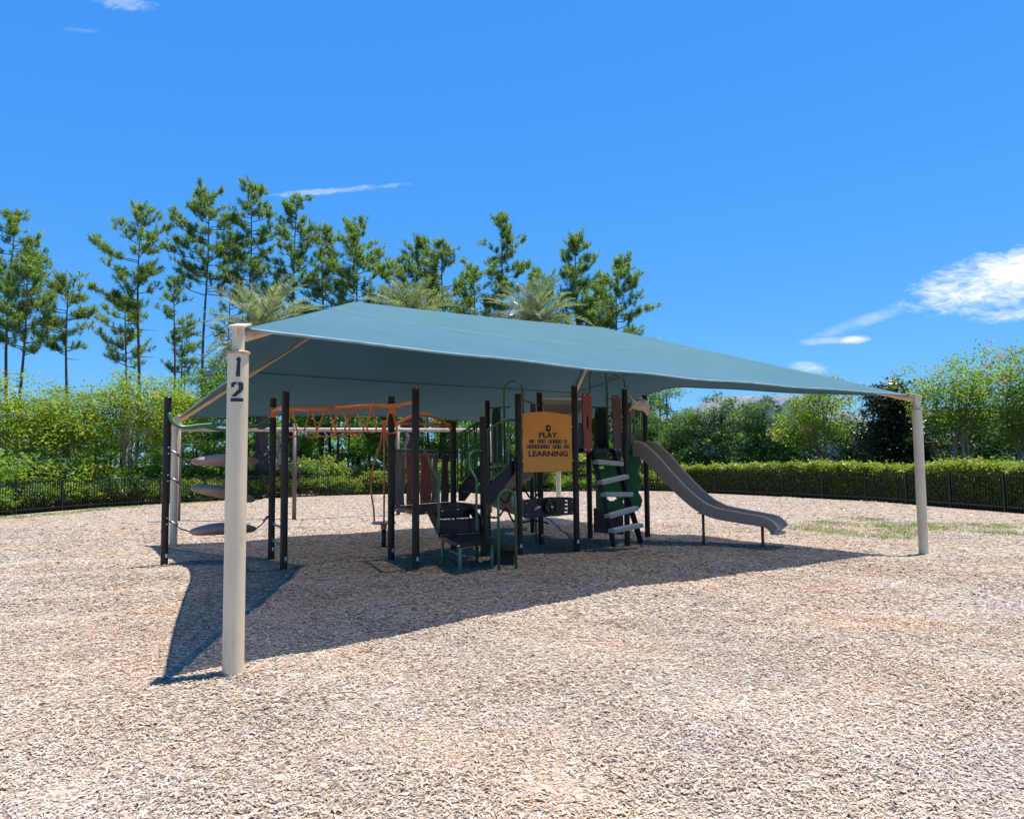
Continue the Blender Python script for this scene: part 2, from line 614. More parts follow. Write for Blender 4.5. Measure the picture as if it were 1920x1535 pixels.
def empty(name, loc, label, cat, group=None):
    o = bpy.data.objects.new(name, None)
    o.empty_display_size = 0.3
    o.location = loc
    COL.objects.link(o)
    ORIGIN[o.name] = Vector(loc)
    return tag(o, label, cat, group)


def mk(name, mb, mname, parent=None, smooth=False, bevel=0.0, loc=None, auto=None):
    """a mesh object from world-space geometry; a child keeps its root's origin"""
    off = ORIGIN[parent.name] if parent is not None else Vector(loc or (0, 0, 0))
    me = mb.mesh(name, off, smooth) if isinstance(mb, MB) else mb
    if not isinstance(mb, MB):
        me.transform(Matrix.Translation(-off))
    me.materials.clear()
    me.materials.append(MATS[mname])
    o = bpy.data.objects.new(name, me)
    COL.objects.link(o)
    if parent is not None:
        o.parent = parent
    else:
        o.location = off
    ORIGIN[o.name] = off
    if bevel:
        b = o.modifiers.new('bevel', 'BEVEL')
        b.width = bevel
        b.segments = 2
        b.limit_method = 'ANGLE'
    return o


def from_curve(cu):
    t = bpy.data.objects.new('tmp', cu)
    COL.objects.link(t)
    dg = bpy.context.evaluated_depsgraph_get()
    me = bpy.data.meshes.new_from_object(t.evaluated_get(dg))
    bpy.data.objects.remove(t)
    bpy.data.curves.remove(cu)
    return me


def plate_mesh(outline, holes, th, M):
    cu = bpy.data.curves.new('plate', 'CURVE')
    cu.dimensions = '2D'
    cu.fill_mode = 'BOTH'
    cu.extrude = th / 2
    for loop in [outline] + list(holes):
        sp = cu.splines.new('POLY')
        sp.points.add(len(loop) - 1)
        for p, q in zip(sp.points, loop):
            p.co = (q[0], q[1], 0, 1)
        sp.use_cyclic_u = True
    me = from_curve(cu)
    me.transform(M)
    return me


def text_mesh(body, height, M, width=None, bold=0.0, cx=0.0, cy=0.0):
    cu = bpy.data.curves.new('txt', 'FONT')
    cu.body = body
    cu.size = 1.0
    cu.offset = bold
    cu.extrude = 0.004
    me = from_curve(cu)
    co = np.array([v.co[:] for v in me.vertices])
    lo, hi = co.min(0), co.max(0)
    sy = height / (hi[1] - lo[1])
    sx = width / (hi[0] - lo[0]) if width else sy
    me.transform(Matrix.Translation((cx, cy, 0)) @ Matrix.Diagonal((sx, sy, 0.4, 1)) @
                 Matrix.Translation((-(lo[0] + hi[0]) / 2, -(lo[1] + hi[1]) / 2, 0)))
    me.transform(M)
    return me


def frame(p, q, z):
    """local x from p to q, local y up, local z towards the viewer's side"""
    X = Vector((q[0] - p[0], q[1] - p[1], 0)).normalized()
    Y = Vector((0, 0, 1))
    Z = X.cross(Y)
    M = Matrix((X, Y, Z)).transposed().to_4x4()
    M.translation = Vector((p[0], p[1], z))
    return M


def ell(cx, cy, rx, ry, n=16, rot=0.0):
    return [(cx + rx * math.cos(t) * math.cos(rot) - ry * math.sin(t) * math.sin(rot),
             cy + rx * math.cos(t) * math.sin(rot) + ry * math.sin(t) * math.cos(rot)) for t in [2 * math.pi * i / n for i in range(n)]]


def crom(pts, sub=6, closed=False):
    P = [Vector(p) for p in pts]
    n = len(P)
    out = []
    for i in range(n if closed else n - 1):
        p0 = P[(i - 1) % n] if closed or i > 0 else P[i]
        p1, p2 = P[i], P[(i + 1) % n]
        p3 = P[(i + 2) % n] if closed or i + 2 < n else p2
        for k in range(sub):
            t = k / sub
            out.append(0.5 * ((2 * p1) + (p2 - p0) * t + (2 * p0 - 5 * p1 + 4 * p2 - p3) * t * t + (3 * p1 - p0 - 3 * p2 + p3) * t ** 3))
    if not closed:
        out.append(P[-1])
    return out


def np_mesh(name, verts, nper, tint=None, smooth=False):
    """verts (n, nper, 3): n polygons of nper corners each"""
    n = verts.shape[0]
    me = bpy.data.meshes.new(name)
    me.vertices.add(n * nper)
    me.vertices.foreach_set('co', verts.reshape(-1).astype(np.float32))
    me.loops.add(n * nper)
    me.loops.foreach_set('vertex_index', np.arange(n * nper, dtype=np.int32))
    me.polygons.add(n)
    me.polygons.foreach_set('loop_start', np.arange(0, n * nper, nper, dtype=np.int32))
    if tint is not None:
        a = me.attributes.new('tint', 'FLOAT', 'POINT')
        a.data.foreach_set('value', np.repeat(tint, nper).astype(np.float32))
    me.update(calc_edges=True)
    return me


# ------------------------------------------------------------------ ground
FENCE = [(-17.4, 19.5), (-17.45, 23), (-17.38, 25.9), (-17.15, 28.8), (-16.5, 31.3), (-15.0, 34.0), (-12.8, 37.9), (-9.1, 41.4), (-4, 43.3), (1.2, 43.9),
         (5.5, 43.9), (8.3, 43.0), (10.35, 39.1), (12.67, 33.7), (14.1, 29.9), (14.75, 24.9), (15.05, 22.4), (15.2, 18.5)]
LOOP = FENCE + [(15.2, 10), (12.5, 0), (6, -7), (-4, -9), (-13, -4), (-17, 8)]


PILES = [(-2.12, 5.83, 0.17), (7.04, 13.14, 0.16), (-5.69, 12.48, 0.13), (-4.22, 13.34, 0.13), (-3.57, 11.90, 0.13), (-2.07, 12.96, 0.13), (-1.50, 11.75, 0.13)]


def _piles(x, y):
    """chips kicked up into a low collar round the post feet"""
    return sum(0.022 * np.exp(-((x - a) ** 2 + (y - b) ** 2) / (r * r)) for a, b, r in PILES)


def undul(x, y):
    return _piles(x, y) + (0.026 * np.sin(x * 0.9 + 1.3) * np.sin(y * 0.7 + 0.4) + 0.013 * np.sin(x * 1.7 - y * 2.1 + 0.7) * np.sin(y * 1.3 + x * 0.6) + 0.012 * np.sin(x * 2.3 + y * 1.1) + 0.010 * np.sin(y * 2.9 - x * 0.8 + 2)
            + 0.007 * np.sin(x * 5.1 + 2 * np.sin(y * 1.7)) * np.sin(y * 4.3))


def build_ground():
    mb = MB()
    mb.add([(-900, -300, -0.10), (900, -300, -0.10), (900, 1500, -0.10), (-900, 1500, -0.10)], [(0, 1, 2, 3)])
    tag(mk('ground', mb, 'wild_ground'), kind='structure')
    loop = crom([(x, y, 0) for x, y in LOOP], 8, True)
    c = Vector((0, 16, 0))
    rings, n = 90, len(loop)
    vs, fs = [], []
    for i in range(rings + 1):
        t = (i / rings) ** 0.9
        for p in loop:
            q = c + (p - c) * t
            e = min(1.0, (1 - t) * 12)
            vs.append((q.x, q.y, float(undul(q.x, q.y)) * e))
    for i in range(rings):
        for j in range(n):
            fs.append((i * n + j, i * n + (j + 1) % n, (i + 1) * n + (j + 1) % n, (i + 1) * n + j))
    mb = MB()
    mb.add(vs, fs)
    tag(mk('mulch_bed', mb, 'mulch', smooth=True), kind='structure')


build_ground()


def inside_loop(x, y):
    lp = crom([(a, b, 0) for a, b in LOOP], 8, True)
    c = Vector((0, 16, 0))
    ang = np.array([math.atan2(p.y - 16, p.x) for p in lp])
    rad = np.array([(p - c).length for p in lp])
    o = np.argsort(ang)
    a, r = ang[o], rad[o]
    a = np.concatenate([a[-1:] - 2 * np.pi, a, a[:1] + 2 * np.pi])
    r = np.concatenate([r[-1:], r, r[:1]])
    return np.hypot(x, y - 16) < np.interp(np.arctan2(y - 16, x), a, r) - 0.25


def build_chips():
    rng = np.random.default_rng(3)

    def scatter(n, y0, y1, ln, wd, bent):
        # sample rows so that density per square metre is even in the band
        k = int(n * 1.6)
        y = rng.uniform(y0, y1, k)
        hw = 0.76 * y + 1.4
        keep = rng.random(k) < hw / (0.76 * y1 + 1.4)
        y = y[keep]
        hw = hw[keep]
        x = rng.uniform(-1, 1, len(y)) * hw
        n = len(y)
        L = ln * rng.lognormal(0, 0.38, n)
        W = np.minimum(wd * rng.lognormal(0, 0.4, n), L * 0.5)
        a = rng.uniform(0, 2 * np.pi, n)
        pit = rng.normal(0, 0.11, n)
        rol = rng.normal(0, 0.22, n)
        d = np.stack([np.cos(a) * np.cos(pit), np.sin(a) * np.cos(pit), np.sin(pit)], 1)
        s = np.stack([-np.sin(a) * np.cos(rol), np.cos(a) * np.cos(rol), np.sin(rol)], 1)
        c = np.stack([x, y, undul(x, y) + 0.004 + np.abs(rng.normal(0, 0.005, n))], 1)
        big = (np.sin(x * 1.1 + 2) * np.sin(y * 0.8 + 1) + np.sin(x * 2.7 + y * 1.9)) * 0.035
        tint = np.clip(rng.beta(2.0, 1.8, n) + big, 0, 0.94)
        fresh = rng.random(n) < 0.035 + 0.06 * (np.sin(x * 0.9 + 0.5 * y) > 0.55)
        tint[fresh] = rng.uniform(0.96, 1.0, fresh.sum())
        nrm = np.cross(d, s)
        if bent:
            mid = c + nrm * (rng.normal(0.0, 0.10, n) * L)[:, None]
            w1, w2, w3 = [(W * rng.uniform(0.25, 1.0, n))[:, None] * 0.5 for _ in range(3)]
            A, B = c - d * L[:, None] / 2, c + d * L[:, None] / 2
            q1 = np.stack([A - s * w1, mid - s * w2, mid + s * w2, A + s * w1], 1)
            q2 = np.stack([mid - s * w2, B - s * w3, B + s * w3, mid + s * w2], 1)
            return np.concatenate([q1, q2], 0), np.concatenate([tint, tint])
        w1, w2 = [(W * rng.uniform(0.3, 1.0, n))[:, None] * 0.5 for _ in range(2)]
        A, B = c - d * L[:, None] / 2, c + d * L[:, None] / 2
        return np.stack([A - s * w1, B - s * w2, B + s * w2, A + s * w1], 1), tint
    parts = [scatter(105000, 1.8, 5.0, 0.031, 0.0105, True), scatter(145000, 5.0, 8.0, 0.034, 0.0115, False),
             scatter(115000, 8.0, 12.5, 0.044, 0.015, False), scatter(85000, 12.5, 20.0, 0.054, 0.019, False)]
    far, ft = scatter(95000, 20.0, 43.0, 0.075, 0.028, False)
    c = far.mean(1)
    ok = inside_loop(c[:, 0], c[:, 1])
    parts.append((far[ok], ft[ok]))
    me = np_mesh('wood_chips', np.concatenate([p[0] for p in parts]), 4, np.concatenate([p[1] for p in parts]))
    tag(mk('wood_chips', me, 'chip_wood'), 'loose pale wood chips covering the playground floor', 'mulch', kind='stuff')


build_chips()

# ------------------------------------------------------------------ shade structure
A, B, C, D = (Vector((-2.12, 5.83, 2.66)), Vector((7.04, 13.14, 2.70)), Vector((-7.11, 15.99, 2.60)), Vector((1.42, 23.6, 2.64)))
P1, P2 = Vector((-2.70, 12.9, 4.42)), Vector((2.03, 16.6, 4.60))


def build_shade():
    root = empty('shade_structure', (-0.2, 14.7, 0), 'large teal hip-roofed shade sail on four cream posts over the play equipment', 'shade canopy')
    cen = (P1 + P2) / 2
    labels = {0: 'cream post stencilled with the number 12 in black'}
    for i, K in enumerate((A, B, C, D)):
        mb = MB()
        r = 0.079
        mb.lathe((K.x, K.y, 0), [(r, -0.1), (r, 2.47)], 28)
        p = mk('post', mb, 'cream_paint', root, smooth=True)
        em = p.modifiers.new('split', 'EDGE_SPLIT')
        em.split_angle = 0.7
        if i in labels:
            p['label'] = labels[i]
        mb = MB()
        mb.lathe((K.x, K.y, 2.472), [(r + 0.012, 0), (r + 0.012, 0.012), (r, 0.02)], 28)
        mk('collar', mb, 'rust_trim', p)
        mb = MB()
        inw = Vector((cen.x - K.x, cen.y - K.y, 0)).normalized()
        mb.lathe((K.x, K.y, 2.49), [(0.046, 0), (0.046, K.z - 2.49 + 0.02)], 16)
        mk('post_stub', mb, 'cream_paint', p, smooth=True).modifiers.new('split', 'EDGE_SPLIT').split_angle = 0.7
        tgt = P1 if i in (0, 2) else P2
        dirv = (tgt - K).normalized()
        mb = MB()
        s = K + Vector((0, 0, 0.02)) - dirv * 0.085
        mb.bar(s + Vector((0, 0, 0.012)), s + dirv * 0.25 + Vector((0, 0, 0.012)), 0.115, 0.02)
        mb.bar(s - Vector((0, 0, 0.035)), s + dirv * 0.22 - Vector((0, 0, 0.035)), 0.02, 0.07)
        mk('corner_bracket', mb, 'cream_paint', p, bevel=0.004)
        mb = MB()
        mb.tube([K + dirv * 0.05 + Vector((0, 0, -0.065)), tgt + Vector((0, 0, -0.10))], 0.042, 10)
        mk('rafter', mb, 'rafter_paint', root, smooth=True)
    mb = MB()
    mb.tube([P1 + Vector((0, 0, -0.10)), P2 + Vector((0, 0, -0.10))], 0.05, 10)
    mk('ridge_beam', mb, 'rafter_paint', root, smooth=True)

    # cloth: four scalloped faces sharing hips and ridge
    def facept(K0, K1, T0, T1, u, v, sag):
        sag, lift = sag
        e, t = K0.lerp(K1, u), T0.lerp(T1, u)
        d = (t - e)
        d.z *= lift
        e = e + d.normalized() * (4 * u * (1 - u) * sag)
        q = e.lerp(t, v)
        q.z += 0.010 * math.sin(31 * u + 7 * v) * math.exp(-5 * v) * math.sin(math.pi * u) + 0.008 * math.sin(9 * u - 4 * v) * math.sin(math.pi * v)
        q.z -= 0.16 * math.sin(math.pi * u) * math.sin(math.pi * min(1, v * 0.9 + 0.05))
        return q
    faces = [(A, B, P1, P2, (0.62, 0.35)), (D, C, P2, P1, (0.60, 1.0)), (C, A, P1, P1, (0.72, 1.0)), (B, D, P2, P2, (1.0, 1.25))]
    nu, nv = 40, 16
    mb, hems, seams = MB(), [], []
    for (K0, K1, T0, T1, sag) in faces:
        # keep the cloth ends just short of the posts
        k0 = K0 + (T0 - K0).normalized() * 0.12
        k1 = K1 + (T1 - K1).normalized() * 0.12
        vs = [facept(k0, k1, T0, T1, i / nu, j / nv, sag) for j in range(nv + 1) for i in range(nu + 1)]
        fs = [(j * (nu + 1) + i, j * (nu + 1) + i + 1, (j + 1) * (nu + 1) + i + 1, (j + 1) * (nu + 1) + i) for j in range(nv) for i in range(nu)]
        mb.add(vs, fs)
        hems.append([facept(k0, k1, T0, T1, i / nu, 0, sag) for i in range(nu + 1)])
        vv = 0.44
        seams.append([facept(k0, k1, T0, T1, i / nu, vv, sag) + Vector((0, 0, -0.011)) for i in range(nu + 1)])
    cl = mk('canopy', mb, 'shade_cloth', root, smooth=True)
    for h in hems:
        m2 = MB()
        m2.tube(h, 0.014, 6)
        mk('hem', m2, 'cloth_hem', cl, smooth=True)
    top = MB()
    K0, K1, T0, T1, sg_ = faces[0]
    top.tube([facept(K0 + (T0 - K0).normalized() * 0.12, K1 + (T1 - K1).normalized() * 0.12, T0, T1, i / nu, 0.62, sg_) + Vector((0, 0, 0.001)) for i in range(nu + 1)], 0.006, 5)
    mk('seam', top, 'cloth_hem', cl, smooth=True)
    for s in seams:
        m2 = MB()
        m2.tube(s, 0.009, 5)
        mk('seam', m2, 'cloth_seam', cl, smooth=True)

    # stencilled digits, laid on the round post
    def inside(p, poly):
        x, y = p
        c = False
        for i in range(len(poly)):
            x1, y1 = poly[i]
            x2, y2 = poly[i - 1]
            if (y1 > y) != (y2 > y) and x < (x2 - x1) * (y - y1) / (y2 - y1) + x1:
                c = not c
        return c
    one = [[(0.36, 0.0), (0.62, 0.0), (0.66, 1.0), (0.46, 1.0), (0.36, 0.90), (0.36, 0.84), (0.44, 0.84)]]
    two = [[(0.0, 0.0), (0.90, 0.0), (0.90, 0.19), (0.0, 0.19)],
           [(0.04, 0.25), (0.40, 0.25), (0.90, 0.62), (0.90, 0.92), (0.80, 1.0), (0.50, 1.0), (0.50, 0.86), (0.58, 0.80), (0.58, 0.66)],
           [(0.04, 0.72), (0.24, 0.72), (0.28, 0.84), (0.42, 0.90), (0.42, 1.0), (0.14, 1.0), (0.04, 0.92)]]
    camang = math.atan2(0 - A.y, 0 - A.x)
    for polys, z0, hgt, wid in ((one, 2.288, 0.148, 0.112), (two, 2.096, 0.150, 0.110)):
        m2 = MB()
        nx, ny = 30, 44
        R = 0.079 + 0.0025

        def cp(u, v):
            a = camang + (u - 0.5) * wid / R * 1.0
            return (A.x + R * math.cos(a), A.y + R * math.sin(a), z0 + v * hgt)
        for i in range(nx):
            for j in range(ny):
                u, v = (i + 0.5) / nx, (j + 0.5) / ny
                if any(inside((u, v), pl) for pl in polys):
                    m2.add([cp(i / nx, j / ny), cp((i + 1) / nx, j / ny), cp((i + 1) / nx, (j + 1) / ny), cp(i / nx, (j + 1) / ny)], [(0, 1, 2, 3)])
        par = [o for o in root.children if o.name.startswith('post')][0]
        mk('stencil_digit', m2, 'stencil_black', par)


build_shade()

# ------------------------------------------------------------------ play structure
POST = {308: (-5.69, 12.48, 2.75), 511: (-4.22, 13.34, 2.79), 532: (-3.57, 11.90, 2.76), 733: (-2.07, 12.96, 2.77), 778: (-1.50, 11.75, 2.78),
        850: (-1.13, 14.48, 2.43), 907: (-0.51, 13.21, 2.42), 912: (-0.56, 17.20, 3.04), 968: (0.11, 13.46, 2.84), 1010: (0.56, 15.39, 3.04),
        1076: (1.17, 14.11, 3.04), 1105: (1.66, 16.5, 3.00), 1170: (2.23, 14.94, 3.05), 1210: (2.91, 16.55, 3.07)}
PP = {k: Vector((v[0], v[1], 0)) for k, v in POST.items()}


def build_play():
    R = empty('play_structure', (-0.8, 13.8, 0), 'brown-posted climbing and slide play structure standing under the teal canopy', 'play structure')
    # --- posts
    for k, (x, y, h) in POST.items():
        mb = MB()
        mb.lathe((x, y, 0), [(0.058, -0.1), (0.058, h - 0.03)], 18)
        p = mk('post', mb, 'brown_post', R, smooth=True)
        p.modifiers.new('split', 'EDGE_SPLIT').split_angle = 0.7
        mb = MB()
        mb.lathe((x, y, h - 0.035), [(0.063, 0), (0.063, 0.03), (0.052, 0.045), (0.02, 0.055)], 18)
        mk('cap', mb, 'post_cap', p, smooth=True)
        if k in (308, 511, 532, 733, 778, 907, 968, 1010, 1076):
            a0 = math.atan2(-y, -x) + 0.55
            mb = MB()
            rr = 0.0605
            vs = [(x + rr * math.cos(a0 + da), y + rr * math.sin(a0 + da), z) for z in (0.14, 0.20) for da in (-0.33, -0.11, 0.11, 0.33)]
            mb.add(vs, [(0, 1, 5, 4), (1, 2, 6, 5), (2, 3, 7, 6)])
            mk('sticker', mb, 'sticker_white', p)

    bolts = MB()

    def bolt(p, r=0.014):
        bolts.lathe((p[0], p[1], p[2] - 0.010), [(r * 0.5, 0), (r, 0.006), (r, 0.014), (r * 0.5, 0.02)], 8)

    # --- hanging stepping pods between two posts
    def pod(a, b, up_tilt):
        a, b = Vector(a), Vector(b)
        mb = MB()
        n, m = 22, 16
        X = (b - a)
        Ln = X.length
        X.normalize()
        Y = Vector((0, 0, 1)).cross(X).normalized()
        Z = X.cross(Y)
        vs, fs = [], []
        for i in range(n + 1):
            t = i / n
            w = 0.24 * (max(0.0, math.sin(math.pi * t)) ** 0.62) + 0.035
            hh = 0.105 * (max(0.0, math.sin(math.pi * t)) ** 0.5) + 0.028
            c = a + X * (Ln * t) + Z * (0.05 * math.sin(math.pi * t))
            for j in range(m):
                an = 2 * math.pi * j / m
                ca, sa = math.cos(an), math.sin(an)
                rr = 1.0 + 0.07 * math.cos(3 * an + 5 * t)
                z = sa * hh * (0.55 if sa > 0 else 1.0)
                if abs(sa) < 0.35 and i % 5 == 2:
                    rr *= 0.93
                vs.append(c + Y * (ca * w * rr) + Z * z)
        for i in range(n):
            for j in range(m):
                fs.append((i * m + j, (i + 1) * m + j, (i + 1) * m + (j + 1) % m, i * m + (j + 1) % m))
        fs.append(tuple(range(m)))
        fs.append(tuple(range((n + 1) * m - 1, n * m - 1, -1)))
        mb.add(vs, fs)
        return mk('stepping_pod', mb, 'pod_brown', R, smooth=True)

    def hang(p, a, b, sag=0.03):
        mid = (Vector(a) + Vector(b)) / 2 - Vector((0, 0, sag))
        pts = crom([a, mid, b], 6)
        mb = MB()
        mb.tube(pts, 0.011, 6)
        mk('cable', mb, 'post_cap', p, smooth=True)
        mb = MB()
        mb.tube([Vector(a).lerp(Vector(b), 0.04), Vector(a).lerp(Vector(b), 0.42)], 0.022, 8)
        mk('clevis', mb, 'chain_steel', p, smooth=True)
    e308, e511 = 0.07, -0.07
    for (pa, pb, ca, cb) in [((-5.36, 12.66, 1.70), (-4.42, 13.20, 1.70), 1.88, 1.87), ((-5.36, 12.66, 1.27), (-4.46, 13.18, 1.03), 1.43, 1.12),
                             ((-5.36, 12.66, 0.54), (-4.44, 13.20, 0.54), 0.73, 0.74)]:
        p = pod(pa, pb, 0)
        hang(p, (-5.64, 12.51, ca), pa)
        hang(p, (-4.27, 13.31, cb), pb)
        for dz in (-0.05, 0.05):
            bolt((-5.64, 12.44, ca + dz))
    # --- wavy green bars over the pods
    for pts in ([(-5.65, 12.44, 2.49), (-5.59, 12.45, 2.34), (-5.46, 12.52, 2.265), (-5.2, 12.66, 2.30), (-4.88, 12.8, 2.32), (-4.64, 12.92, 2.29), (-4.44, 13.06, 2.29),
                 (-4.33, 13.18, 2.36), (-4.25, 13.28, 2.44)],
                [(-5.67, 12.53, 2.38), (-5.55, 12.8, 2.27), (-5.28, 12.92, 2.29), (-5.09, 13.02, 2.25), (-4.9, 13.1, 2.24), (-4.61, 13.22, 2.33), (-4.41, 13.32, 2.28), (-4.27, 13.37, 2.36)]):
        mb = MB()
        mb.tube(crom(pts, 6), 0.030, 10)
        mk('wavy_handbar', mb, 'green_paint', R, smooth=True)
    # --- rungs between the post pair
    for z in (0.64, 0.36):
        mb = MB()
        mb.tube([(-4.20, 13.30, z), (-4.02, 12.86, z - 0.015), (-3.72, 12.20, z), (-3.59, 11.94, z)], 0.018, 8)
        mk('rung', mb, 'green_paint', R, smooth=True)
    # --- overhead ladder with hanging loops
    beam = crom([(-3.86, 12.52, 2.55), (-3.63, 12.38, 2.535), (-3.27, 12.28, 2.525), (-3.03, 12.36, 2.535), (-2.85, 12.55, 2.555), (-2.66, 12.74, 2.59), (-2.38, 12.82, 2.61),
                 (-2.05, 12.68, 2.59), (-1.82, 12.42, 2.58)], 6)
    mb = MB()
    mb.tube(beam, 0.034, 10)
    ol = mk('overhead_ladder', mb, 'orange_paint', R, smooth=True)
    for a, b in (((-4.19, 13.27, 2.56), (-3.60, 11.96, 2.56)), ((-2.04, 12.89, 2.58), (-1.53, 11.81, 2.58))):
        mb = MB()
        mid = (Vector(a) + Vector(b)) / 2
        mb.tube(crom([a, mid + Vector((0, 0, 0.02)), b], 6), 0.028, 8)
        mk('crossbar', mb, 'orange_paint', ol, smooth=True)
        for q, dr in ((Vector(a), (Vector(b) - Vector(a)).normalized()),):
            mb = MB()
            mb.box(q + dr * 0.015 + Vector((0, 0, -0.02)), (0.10, 0.03, 0.17), math.atan2(dr.y, dr.x) + math.pi / 2)
            mk('mounting_plate', mb, 'orange_paint', ol, bevel=0.004)
    for (x, y, zb, wproj, lean) in [(-3.61, 12.37, 2.52, 0.10, 0), (-3.27, 12.28, 2.51, 0.13, 0), (-3.03, 12.36, 2.52, 0.28, 0), (-2.85, 12.55, 2.54, 0.29, 0),
                                    (-2.66, 12.74, 2.575, 0.29, 0), (-2.38, 12.82, 2.60, 0.10, 0), (-2.03, 12.66, 2.575, 0.15, 0)]:
        W = 0.31
        ca = max(-1, min(1, wproj / W))
        hd = Vector((ca, math.sqrt(1 - ca * ca), 0))
        top = Vector((x, y, zb))
        loop = [top + hd * 0.025, top + hd * (W * 0.36) - Vector((0, 0, 0.24)), top + hd * (W / 2) - Vector((0, 0, 0.35)), top + hd * (W * 0.40) - Vector((0, 0, 0.425)),
                top - Vector((0, 0, 0.44)),
                top - hd * (W * 0.40) - Vector((0, 0, 0.425)), top - hd * (W / 2) - Vector((0, 0, 0.35)), top - hd * (W * 0.36) - Vector((0, 0, 0.24)), top - hd * 0.025]
        mb = MB()
        mb.tube(crom(loop, 4), 0.0145, 7)
        mk('hand_loop', mb, 'orange_paint', ol, smooth=True)
    # --- low deck and its plank barrier
    poly = [PP[733], PP[778] + Vector((0.02, 0.03, 0)), PP[907], PP[850]]
    mb = MB()
    mb.slab([(p.x, p.y) for p in poly], 0.83, 0.905)
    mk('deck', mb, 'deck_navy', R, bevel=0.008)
    for p, q, n in ((PP[778], PP[907], 4), (PP[733], PP[778], 2)):
        for i in range(n):
            t = (i + 0.7) / (n + 0.4)
            s = p.lerp(q, t)
            bolt((s.x - 0.02, s.y - 0.045, 0.86))
    M = frame(PP[733], PP[850], 0)
    wlen = (PP[850] - PP[733]).length

    def wavy(x0, x1, z0, z1, seed, amp=0.012):
        r = random.Random(seed)
        ph = [r.uniform(0, 6) for _ in range(4)]
        out = []
        for i in range(13):
            t = i / 12
            out.append((x1 + amp * math.sin(5 * t + ph[0]) + amp * 0.7 * math.sin(11 * t + ph[1]), z0 + (z1 - z0) * t))
        for i in range(13):
            t = 1 - i / 12
            out.append((x0 + amp * math.sin(5 * t + ph[2]) + amp * 0.7 * math.sin(11 * t + ph[3]), z0 + (z1 - z0) * t))
        return out

    def plank(name, x0, x1, z0, z1, mname, M, parent, seed, holes=(), off=0.0, amp=0.012):
        me = plate_mesh(wavy(x0, x1, z0, z1, seed, amp), holes, 0.025, M @ Matrix.Translation((0, 0, off)))
        o = mk(name, me, mname, parent)
        for zz in (z0 + 0.045, z1 - 0.045):
            for xx in (x0 + 0.04, x1 - 0.04):
                q = M @ Vector((xx, zz, off + 0.016))
                bolt(q, 0.011)
        return o
    mb = MB()
    mb.tube([M @ Vector((0.05, 1.86, 0)), M @ Vector((wlen - 0.05, 1.86, 0))], 0.020, 8)
    rail = mk('barrier_rail', mb, 'green_paint', R, smooth=True)
    for i, (x0, x1, mn) in enumerate([(0.10, 0.34, 'plank_grey'), (0.42, 0.62, 'plank_red'), (0.80, 1.10, 'plank_red'), (1.14, 1.30, 'plank_grey'), (1.42, 1.62, 'plank_brown')]):
        plank('plank', x0, x1, 0.91, 1.84, mn, M, rail, 10 + i)
    # --- orange arch above that barrier
    arch = crom([M @ Vector((t * wlen, 2.20 + 0.30 * math.sin(math.pi * (0.04 + 0.92 * t)) + 0.02 * t, 0)) for t in [0.03 + 0.94 * i / 8 for i in range(9)]], 4)
    mb = MB()
    mb.tube(arch, 0.030, 9)
    ar = mk('arch', mb, 'orange_paint', R, smooth=True)
    mb = MB()
    mb.tube([M @ Vector((0.06, 2.32, 0)), M @ Vector((wlen - 0.10, 2.36, 0))], 0.020, 8)
    mk('arch_tie', mb, 'orange_paint', ar, smooth=True)
    # --- transfer steps
    mb = MB()
    top = [(-1.17, 12.30), (-0.79, 11.02), (-0.28, 11.62), (-0.53, 12.70)]
    mb.slab(top, 0.40, 0.47)
    ts = mk('transfer_platform', mb, 'deck_navy', R, bevel=0.01)
    for (p, q, z0, z1, th) in [((-1.19, 12.42), (-0.56, 12.80), 0.475, 0.68, 0.05), ((-1.26, 12.72), (-0.62, 13.10), 0.72, 0.90, 0.05)]:
        pass
    sx = Vector((0.635, 0.40, 0)).normalized()
    sy = Vector((-sx.y, sx.x, 0))
    o0 = Vector((-1.17, 12.28, 0))
    wS = 0.74
    mb = MB()      # lower riser, tread, upper riser as one moulded step
    for (d0, d1, z0, z1) in [(0.0, 0.05, 0.475, 0.705), (0.052, 0.34, 0.655, 0.70), (0.345, 0.39, 0.705, 0.885)]:
        q = [o0 + sy * d0, o0 + sy * d0 + sx * wS, o0 + sy * d1 + sx * wS, o0 + sy * d1]
        mb.slab([(p.x, p.y) for p in q], z0, z1)
    st = mk('step', mb, 'deck_navy', R, bevel=0.006)
    for s_ in (-0.022, wS + 0.022):
        q0 = o0 + sx * s_
        pr = [(-0.02, 0.44), (0.40, 0.80), (0.40, 0.90), (0.30, 0.90), (-0.02, 0.72)]
        Msd = Matrix((sy, Vector((0, 0, 1)), sx)).transposed().to_4x4()
        Msd.translation = q0
        mk('step_side', plate_mesh(pr, [], 0.03, Msd), 'plastic_dark', st)
    for i, t in enumerate((0.12, 0.22, 0.33, 0.55, 0.66)):
        q = o0 + sx * (wS * t) + sy * 0.02
        bolts.lathe((q.x, q.y - 0.03, 0.712), [(0.026, 0), (0.026, 0.006), (0.012, 0.026)], 10)
    for (x, y) in ((-1.12, 12.10), (-0.775, 11.06), (-0.33, 11.62), (-0.60, 12.55)):
        mb = MB()
        mb.tube([(x, y, -0.1), (x, y, 0.40)], 0.026, 10)
        mk('leg', mb, 'green_paint', ts, smooth=True)
    bolt((-0.785, 11.0, 0.435), 0.02)
    mb = MB()
    q = [(-0.42, 11.95), (-0.22, 11.70), (-0.02, 11.95), (0.08, 12.75), (-0.35, 13.0)]
    mb.slab([(-0.40, 12.10), (0.03, 11.95), (0.10, 12.70), (-0.34, 12.98)], 0.19, 0.25)
    lo = mk('entry_platform', mb, 'deck_navy', R, bevel=0.008)
    mb = MB()
    mb.slab([(-0.36, 12.16), (0.0, 12.03), (0.06, 12.65), (-0.30, 12.88)], -0.05, 0.19)
